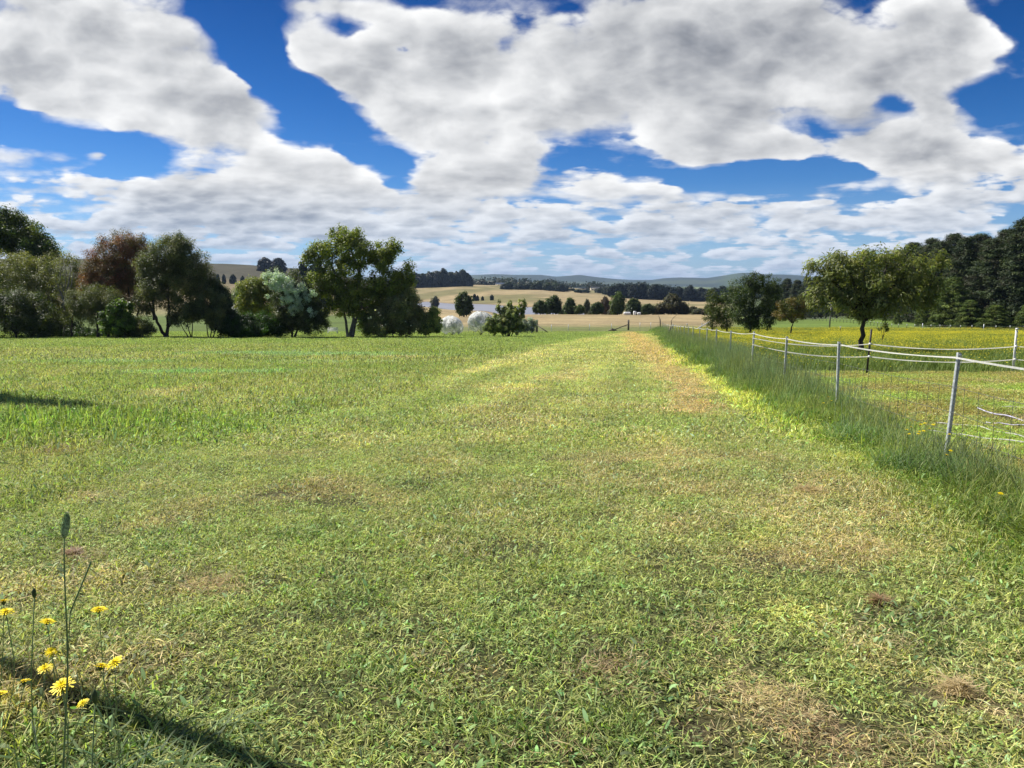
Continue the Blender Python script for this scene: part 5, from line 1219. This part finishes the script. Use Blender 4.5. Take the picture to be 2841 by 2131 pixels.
    tag(mb.build('leaning_rail', M_WHITE), 'pale rail leaning up to the right beyond the fence corner', 'rail')
fences()

# ================================================================== netted fruit trees
def net_material():
    m, nt, out = new_mat("bird_net"); tc = nt.nodes.new('ShaderNodeTexCoord'); v = S(nt, tc.outputs['Object'])
    n = noise(nt, v, 2.6, 4, 0.6, 1.2); n2 = noise(nt, v, 14, 3, .6)
    b = bsdf(nt, (0.80, 0.82, 0.80), 0.6, 0.4, 0, bump(nt, n, .6, .08)); t = nt.nodes.new('ShaderNodeBsdfTransparent'); tl = nt.nodes.new('ShaderNodeBsdfTranslucent'); tl.inputs['Color'].default_value = (.7, .72, .7, 1)
    m1 = nt.nodes.new('ShaderNodeMixShader'); m1.inputs[0].default_value = .3; nt.links.new(b.outputs[0], m1.inputs[1]); nt.links.new(tl.outputs[0], m1.inputs[2])
    m2 = nt.nodes.new('ShaderNodeMixShader'); a = (n.step(.34, .60) * .55 + n2 * .25 + .26); nt.links.new(a.sat().k, m2.inputs[0])
    nt.links.new(t.outputs[0], m2.inputs[1]); nt.links.new(m1.outputs[0], m2.inputs[2]); nt.links.new(m2.outputs[0], out.inputs[0]); return m
M_NET = net_material()
def netted(label, px, top, base, w, Y, seed, legs=True, kind='netted_fruit_tree', cat='fruit tree', zbase=None):
    rng = np.random.default_rng(seed); m = Y / F; x, y = at(px, Y); z = tz(x, y)
    root = empty(kind, (x, y, z), label, cat); H = HC + Y * ray(px, top)[1] - z; hb = max(.05, HC + Y * ray(px, base)[1] - z); rx = w * m / 2
    nu, nv = 40, 22; V = []
    for i in range(nv):
        t = i / (nv - 1)
        for j in range(nu):
            a = 2 * math.pi * j / nu; r = math.sin(math.pi * min(.97, .02 + .80 * t)) ** .62
            n_ = vnoise(np.array([math.cos(a) * 2.2 + seed]), np.array([math.sin(a) * 2.2 + t * 3.3]), seed)[0] - .5
            fold = abs(math.sin(a * 4.5 + seed + t * 1.5)) ** 3 * .10 * (t ** .7)
            r = r * (1 + n_ * .34 - fold); zz = H - (H - hb) * t + .10 * H * n_ * (t < .9)
            if t > .82: r *= 1 - (t - .82) * 1.4; zz -= .06 * math.sin(a * 5 + seed) * H
            V.append((rx * r * math.cos(a), rx * .9 * r * math.sin(a), max(zz, .03)))
    Q = [(i * nu + j, i * nu + (j + 1) % nu, (i + 1) * nu + (j + 1) % nu, (i + 1) * nu + j) for i in range(nv - 1) for j in range(nu)]
    net = mesh_obj('net', V, [np.array(Q)], None, M_NET, root, True)
    mb = MB()
    for k in range(5):      # gathered ridges of net
        a = 2 * math.pi * (k + rng.random() * .6) / 5; P = []
        for i in range(1, nv - 2): v = V[i * nu + int(a / 6.2832 * nu + i * .25 * (1 if k % 2 else -1)) % nu]; P.append((v[0] * 1.01, v[1] * 1.01, v[2] + .01))
        mb.tube(P, .022 * H / 1.7, 5)
    mb.build('net_fold', M_TAPE, root, True)
    C = clump_centres([(0, 0, (H + hb) / 2 + .02, rx * .8, rx * .7, (H - hb) * .45)], 60, rng, .15, .3)
    finish_crown([leaves(C, .2 * H / 1.7, 48, .09, rng, [(0.06, 0.085, 0.025), (0.09, 0.11, 0.035)], .5)], 'crown', root, M_LEAF)
    mb = MB(); mb.tube([(0, 0, -.1), (.03, 0, hb), (0, 0, (H + hb) / 2)], [.05, .04, .02], 7)
    if legs:
        for s in (-1, 1): mb.tube([(s * rx * .55, -.1, -.05), (s * rx * .5, -.1, hb + .25), (s * rx * .35, 0, hb + .5)], [.02, .018, .012], 5); mb.tube([(0, 0, .15), (s * rx * .3, 0, hb + .2), (s * rx * .45, 0, hb + .6)], [.03, .02, .012], 5)
    mb.build('trunk', M_BARK, root, True); return root
netted('left of two small fruit trees wrapped in white bird netting', 1253, 877, 924, 74, 77, 1)
netted('right of two small fruit trees wrapped in white bird netting, brighter and rounder', 1334, 864, 918, 78, 76, 2)
netted('low white net draped over a plant behind the bright green hedge', 655, 843, 872, 44, 92, 3, False, 'netted_plant', 'netted plant')
netted('small pale net between the hedge and the yellow green shrub', 700, 838, 866, 34, 95, 4, False, 'netted_plant', 'netted plant')
netted('low white net showing between the hedge and the silver leafed tree', 788, 886, 912, 34, 84, 5, False, 'netted_plant', 'netted plant')

# ================================================================== small far things
def white_bench():
    x, y = at(921, 88); z = tz(x, y); r = empty('garden_bench', (x, y, z), 'small white bench glimpsed under the largest tree', 'bench')
    mb = MB(); [mb.box((0, -.15 + .1 * k, .42), (1.25, .08, .03)) for k in range(4)]; mb.build('seat', M_WHITE, r)
    mb = MB(); [mb.box((0, .24, .55 + .12 * k), (1.25, .03, .08)) for k in range(3)]; mb.build('backrest', M_WHITE, r)
    for sx in (-.55, .55):
        for sy in (-.15, .22): mb = MB(); mb.box((sx, sy, .2), (.06, .06, .42)); mb.build('leg', M_WHITE, r)
white_bench()
def bale(label, px, w, top, Y, upright=False):
    x, y = at(px, Y); z = tz(x, y); H = HC + Y * ray(px, top)[1] - z; L = w * Y / F; mb = MB(); R = H / 2
    t = np.linspace(-1, 1, 9); rr = R * (1 - .16 * np.abs(t) ** 5)
    P = np.column_stack([t * L / 2, t * 0, R + t * 0]) if not upright else np.column_stack([t * 0, t * 0, R + t * R])
    mb.tube(P, rr if not upright else (L / 2) * (1 - .16 * np.abs(t) ** 5), 20)
    if not upright:
        for q in (-.35, .0, .35): mb.tube([(q * L, 0, R), (q * L + .03, 0, R)], R * 1.015, 20)
    o = mb.build('wrapped_bale', M_WHITE, None, True, (x, y, z - .05)); tag(o, label, 'hay bale', 'white wrapped bales under the trees')
bale('longest of the white wrapped bales under the trees by the dry grass', 1740, 19, 865, 224)
bale('upright white wrapped bale in the middle of the three', 1761, 9, 863, 225, True)
bale('rightmost and smallest of the white wrapped bales', 1773, 9, 866, 224)
M_ROOF = plain("pale_metal_roof", (0.62, 0.66, 0.66), .4, .5, .2, 3, .1, 0, 0); M_CREAM = plain("cream_wall", (0.55, 0.50, 0.38), .8, .2, 0, 4, .1, 0, 0)
M_GROOF = plain("green_metal_roof", (0.24, 0.30, 0.22), .5, .4, .1, 3, .1, 0, 0); M_GLASSD = plain("dark_window", (0.03, 0.035, 0.04), .2, .5, 0, 3, .1, 0, 0)
def building(kind, label, px, Y, L, D, Hw, Hr, roofm, wallm, pyb, nwin, rot=.1):
    x, y = at(px, Y); z = min(HC + Y * ray(px, pyb)[1], tz(x, y) + 1.0); z = tz(x, y)
    r = empty(kind, (x, y, z), label, 'building'); r.rotation_euler = (0, 0, rot)
    mb = MB(); mb.box((0, 0, Hw / 2 - .5), (L, D, Hw + 1)); mb.add([(-L / 2, -D / 2, Hw), (-L / 2, D / 2, Hw), (-L / 2, 0, Hw + Hr), (L / 2, -D / 2, Hw), (L / 2, D / 2, Hw), (L / 2, 0, Hw + Hr)], [], [(0, 2, 1), (3, 4, 5)]); mb.build('wall', wallm, r)
    mb = MB(); e = .5
    for s in (-1, 1):
        a = [(-L / 2 - e, s * (D / 2 + e), Hw - .15), (L / 2 + e, s * (D / 2 + e), Hw - .15), (L / 2 + e, 0, Hw + Hr + .08), (-L / 2 - e, 0, Hw + Hr + .08)]
        mb.add([*a, *[(p[0], p[1], p[2] + .15) for p in a]], [(0, 1, 2, 3), (4, 5, 6, 7), (0, 1, 5, 4), (0, 3, 7, 4), (1, 2, 6, 5)])
    mb.build('roof', roofm, r)
    for k in range(nwin):
        mb = MB(); mb.box(((k - (nwin - 1) / 2) * L / nwin, -D / 2 - .03, Hw * .5), (1.3, .1, 1.2)); mb.build('window', M_GLASSD, r)
building('farm_shed', 'farm shed with pale metal roof beside the dark trees above the dry rise', 1390, 1085, 15, 7, 2.6, 1.6, M_ROOF, M_CREAM, 790, 2)
building('farmhouse', 'cream farmhouse in the dark tree belt right of the round trees', 1649, 1040, 12, 7, 3.4, 1.6, M_CREAM, M_CREAM, 803, 3)
building('farm_shed', 'low shed with a dull green roof in the tree belt left of the cream farmhouse', 1606, 1060, 19, 8, 2.4, 1.2, M_GROOF, M_CREAM, 800, 2)

# ================================================================== off to the left: what casts the two shadows
def left_casters():
    rng = np.random.default_rng(55)
    x, y = -3.45, 3.62; z = tz(x, y); mb = MB(); mb.tube([(x, y, z - .3), (x + .02, y, z + 2), (x + .05, y + .02, z + 4.3)], [.055, .05, .045], 10)
    tag(mb.build('timber_pole', M_TIMBER), 'slim timber pole just outside the left edge whose shadow crosses the near grass', 'pole')
    x, y = -12.5, 15.0; r = empty('slim_tree', (x, y, tz(x, y)), 'slim upright tree outside the left edge shading a strip of grass', 'tree')
    C = clump_centres([(0, 0, 2.5, .62, .62, 2.2), (0, 0, 5.2, .55, .55, 2.2), (0, 0, 7.4, .3, .3, 1.1)], 150, rng, .1, .4)
    finish_crown([leaves(C, .34, 46, .13, rng, GR)], 'crown', r, M_LEAF)
    branches(None, [[(0, 0, -.2), (0, 0, 3), (0, 0, 7.6)]], C, rng, .09, 30, M_BARK, 'trunk', r)
left_casters()

# ================================================================== flowers close by
M_PETAL = plain("yellow_petal", (0.92, 0.74, 0.008), .5, .2, 0, 60, .12, 0, 0); M_STEM = plain("flower_stem", (0.24, 0.33, 0.12), .6, .3, 0, 40, .3, 0, 0)
M_SEED = plain("seed_head_green", (0.42, 0.55, 0.26), .8, .2, 0, 240, .55, .9, .002); M_SEPAL = plain("flower_base", (0.07, 0.10, 0.03), .6, .3, 0, 60, .3, 0, 0)
def daisy_mesh(seed, R=1.0):
    """many narrow strap petals in three whorls over a raised middle"""
    rng = np.random.default_rng(seed); V = []; Q = []
    for ring, (n, L, z, up) in enumerate(((17, 1.0, .0, .10), (15, .78, .05, .28), (11, .50, .09, .55), (8, .26, .12, .9))):
        for k in range(n):
            a = 2 * math.pi * (k + rng.uniform(-.25, .25) + ring * .5) / n; l = L * rng.uniform(.86, 1.08) * R; w = .125 * R * (1.25 if ring == 0 else 1)
            d = np.array([math.cos(a), math.sin(a)]); s = np.array([-d[1], d[0]]); o = len(V)
            for t, ww in ((.06, .5), (.55, 1.0), (.93, .95), (1.0, .55)):
                c = d * l * t; zz = z * R + up * l * t - .12 * l * t * t
                V += [(*(c - s * w * ww * .5), zz), (*(c + s * w * ww * .5), zz + .012 * R)]
            for q in range(3): Q.append((o + q * 2, o + q * 2 + 1, o + q * 2 + 3, o + q * 2 + 2))
    return mesh_raw("daisy_head", np.array(V), [np.array(Q)], None, M_PETAL)
HEADS = [daisy_mesh(s) for s in (1, 2, 3)]
def sepal_mesh():
    mb = MB(); mb.tube([(0, 0, -.55), (0, 0, -.42), (0, 0, -.2), (0, 0, .0), (0, 0, .03)], [.06, .18, .30, .34, .2], 10); return mesh_raw("sepals", np.vstack(mb.V), [np.vstack(mb.Q), np.vstack(mb.T)], None, M_SEPAL, True)
SEP = sepal_mesh()
def dandelion(label, px, py, Y, diam, tilt, seed, lean=(0, 0), group=None):
    rng = np.random.default_rng(seed + 900); h = pz(px, py, Y); bx, by = h[0] + lean[0], h[1] + lean[1]; bz = tz(bx, by)
    r = empty('dandelion', (bx, by, bz), label, 'flower', group); H = h - np.array([bx, by, bz])
    P = np.array([(0, 0, -.02), H * [.1, .2, .4] + rng.normal(size=3) * [.03, .02, .01], H * [.6, .5, .75] + rng.normal(size=3) * [.02, .01, .01], H - [0, 0, diam * .28]])
    t = np.linspace(0, 1, 4); tt = np.linspace(0, 1, 10); P = np.column_stack([np.interp(tt, t, P[:, i]) for i in range(3)]); k_ = np.array([.25, .5, .25])
    for i in range(3): P[1:-1, i] = np.convolve(P[:, i], k_, 'valid')
    mb = MB(); mb.tube(P, np.linspace(.0013, .0010, 10), 6); mb.build('stem', M_STEM, r, True)
    if Y < 3:
        n = 9; V, Q, T, m_ = blades(np.column_stack([rng.normal(0, .01, (n, 2)), np.zeros(n)]), rng.uniform(0, 6.28, n), rng.uniform(.10, .26, n), rng.uniform(.008, .016, n), rng.uniform(.1, .7, n), rng.uniform(.1, .8, n), rng, 3)
        mesh_obj('leaves', V, [Q, T], np.repeat(np.array((.16, .23, .06)) * rng.uniform(.7, 1.3, (n, 1)), m_, 0), M_PLANT, r)
    hd = bpy.data.objects.new('flower_head', HEADS[seed % 3]); COL.objects.link(hd); hd.parent = r; hd.location = H; hd.scale = (diam * .44,) * 3
    hd.rotation_euler = (tilt[0], tilt[1], rng.uniform(0, 6.28))
    sp = bpy.data.objects.new('sepals', SEP); COL.objects.link(sp); sp.parent = hd
    return r
GL = 'yellow flowers at the lower left corner'; GRR = 'yellow flowers beside the nearest steel post'
LEFTF = [('upper of two yellow flowers cut by the left edge of the picture', 10, 1669, 1.75, .040, (.2, -.3)), ('lower of two overlapping yellow flowers at the left edge of the picture', 17, 1697, 1.72, .042, (.05, .1)),
    ('yellow flower just left of the tall seed head stalk, highest of those beside it', 131, 1724, 1.72, .042, (.15, -.15)), ('highest yellow flower right of the seed head stalk, standing alone', 274, 1691, 1.72, .045, (.12, .0)),
    ('yellow flower low left of the stalk, tilted to face left', 143, 1809, 1.68, .036, (.25, -.45)), ('ragged yellow flower below the left tilted one', 125, 1855, 1.66, .040, (-.1, .3)),
    ('small yellow flower lowest on the left of the stalk', 66, 1891, 1.62, .036, (.3, -.2)), ('largest yellow flower, crossed by the seed head stalk', 173, 1903, 1.55, .060, (.25, -.25)),
    ('left flower of the touching pair right of the stalk', 280, 1848, 1.66, .046, (.35, -.3)), ('right flower of the touching pair right of the stalk', 318, 1838, 1.70, .048, (.5, .1)),
    ('half open yellow flower hidden low in the grass right of the stalk', 230, 1950, 1.70, .034, (.2, .3)), ('yellow flower mostly outside the left edge near the bottom', 0, 1925, 1.62, .036, (.2, .1))]
for i, (lb, px, py, Y, d, tl) in enumerate(LEFTF): dandelion(lb, px, py, Y, d, tl, i, (-.10 + .03 * (i % 5), .02), GL)
RIGHTF = [(2360 + .229 * a, 860 + .229 * b) for a, b in ((680, 1450), (708, 1502), (735, 1420), (822, 1500), (832, 1472), (850, 1387), (885, 1465), (897, 1373), (955, 1438), (1000, 1390), (1195, 1505))]
for i, (px, py) in enumerate(RIGHTF):
    dandelion('%s from the left of the eleven yellow flowers clustered at the nearest steel post' % ORD[i], px, py, 6.7 + .12 * (i % 4), .040, (.15, .1 * (i % 3 - 1)), 20 + i, (.03, .05), GRR)
for i, (lb, px, py, Y) in enumerate((('right flower of the two in the grass at the foot of the nearest steel post', 2637, 1250, 6.2), ('left flower of the two in the grass at the foot of the nearest steel post', 2626, 1262, 6.3),
        ('single yellow flower low in the tall grass near the right edge', 2776, 1369, 4.9), ('left of three tiny yellow flowers near the second steel post', 2285, 1118, 10.9), ('topmost of three tiny yellow flowers near the second steel post', 2299, 1101, 11.0), ('right of three tiny yellow flowers near the second steel post', 2307, 1112, 10.9),
        ('tiny lone yellow flower on the mown lawn at left, below the shaded strip', 285, 1242, 9.0), ('tiny lone yellow flower on the lawn right of the pale straw patch', 770, 1141, 12.2))):
    if i > 5: Y = HC / (SLOPE - ray(px, py + 6)[1])
    dandelion(lb, px, py, Y, .042, (.15, 0), 40 + i, (.0, .02))
def bud(label, px, py, Y):
    h = pz(px, py, Y); z = tz(h[0] - .05, h[1]); r = empty('closed_bud', (h[0] - .05, h[1], z), label, 'flower bud'); H = h - np.array(r.location)
    mb = MB(); mb.tube([(0, 0, -.02), H * [.3, .3, .5], H - [0, 0, .02]], .0018, 6); mb.build('stem', M_STEM, r, True)
    mb = MB(); mb.tube([H - [0, 0, .025], H - [0, 0, .015], H + [0, 0, .0], H + [.001, 0, .012]], [.002, .006, .0065, .001], 8); mb.build('bud', M_SEPAL, r, True)
bud('closed brown tipped flower bud on a thin stem left of the seed head stalk', 94, 1640, 2.3)
bud('closed bud on a slanting stem right of the large crossed flower', 262, 1925, 1.6)

def seed_stalk():
    pts = [(186, 1428, 0), (178, 1492, 0), (178, 1560, 0), (181, 1650, 0), (186, 1750, 0), (188, 1851, 0), (184, 1951, 0), (178, 2081, 0), (172, 2200, 0)]; Y = 1.22
    P = np.array([pz(a, b, Y) for a, b, _ in pts]); z = tz(P[-1][0], Y); r = empty('seed_head_grass', (P[-1][0], Y, z), 'tall grass stalk with one fat green seed head close by at lower left', 'grass stalk')
    L = P - np.array(r.location); st = np.vstack([L[1:], [(.0, 0, .15), (0, 0, -.02)]]); mb = MB(); mb.tube(st, np.linspace(.0011, .0022, len(st)), 6); mb.build('stem', M_STEM, r, True)
    mb = MB(); a, b = L[1], L[0]; t = np.linspace(0, 1, 13); prof = .0066 * np.sin(np.pi * np.clip(t * .94 + .05, 0, 1)) ** .5
    mb.tube(np.array([a + (b - a) * q for q in t]), prof, 14)
    rng = np.random.default_rng(4); V = []; T = []
    for k in range(520):      # bristly spikelets
        t_ = rng.random(); a_ = rng.uniform(0, 6.283); rad = .0066 * math.sin(math.pi * min(1, t_ * .94 + .05)) ** .5; c = a + (b - a) * t_
        d = np.array([math.cos(a_), math.sin(a_), 0]); s = np.array([-d[1], d[0], 0]); o = len(V); c = c + d * rad * .9
        V += [c - s * .0011, c + s * .0011, c + d * .0018 + np.array([0, 0, .0048])]; T.append((o, o + 1, o + 2))
    mb.add(np.array(V), [], T); mb.build('seed_head', M_SEED, r)
    mb = MB(); ribbon(mb, [L[5], L[5] + [.012, 0, .10], L[5] + [.05, .01, .19]], .006, .001); mb.build('leaf', M_STEM, r)
seed_stalk()

def clippings(label, px, py, w, h, seed, col=(0.50, 0.37, 0.20)):
    rng = np.random.default_rng(seed); g = gpx(px, py); Y = g[1]; rx = w * Y / F / 2; n = 420
    p = rng.normal(0, .38, (n, 2)) * [rx, rx * .6]; q = np.exp(-((p[:, 0] / rx) ** 2 + (p[:, 1] / rx / .6) ** 2) * 1.5)
    pos = np.column_stack([p, q * h * rng.random(n)]); V, Q, T, m = blades(pos, rng.uniform(0, 6.28, n), rng.uniform(.03, .09, n), rng.uniform(.0018, .004, n), rng.uniform(.75, 1.0, n), rng.uniform(-.3, .3, n), rng, 3)
    V[:, 2] = np.maximum(V[:, 2], .002); c = np.repeat(np.array(col) * rng.uniform(.5, 1.3, (n, 1)), m, 0)
    o = mesh_obj('dry_clippings', V, [Q, T], c, M_PLANT, None, False, (g[0], g[1], tz(*g) + .012)); tag(o, label, 'cut grass')
clippings('flattened heap of straw clippings near the fence, largest at the right of the lawn', 2240, 1372, 110, .05, 1)
clippings('pale dry clippings heap at the right edge near the bottom corner', 2655, 1925, 120, .05, 2, (.55, .43, .24))
clippings('small brown dry clump below the middle of the right side', 2440, 1678, 60, .035, 3, (.40, .27, .15))
clippings('reddish brown dry tuft on the lawn at left', 150, 1258, 60, .03, 4, (.34, .20, .13))
clippings('small tangled dry tuft behind the tall seed head stalk', 205, 1545, 50, .03, 5, (.42, .28, .18))

# ================================================================== air between here and the far hills
def haze():
    m, nt, out = new_mat("haze_air"); v = nt.nodes.new('ShaderNodeVolumePrincipled')
    v.inputs['Color'].default_value = (0.48, 0.66, 0.95, 1); v.inputs['Density'].default_value = HAZE; v.inputs['Anisotropy'].default_value = 0.3
    nt.links.new(v.outputs[0], out.inputs['Volume'])
    mb = MB(); mb.box((0, 0, 45), (30000, 30000, 190)); o = mb.build('haze', m); tag(o, kind='stuff')
HAZE = 0.00007
haze()
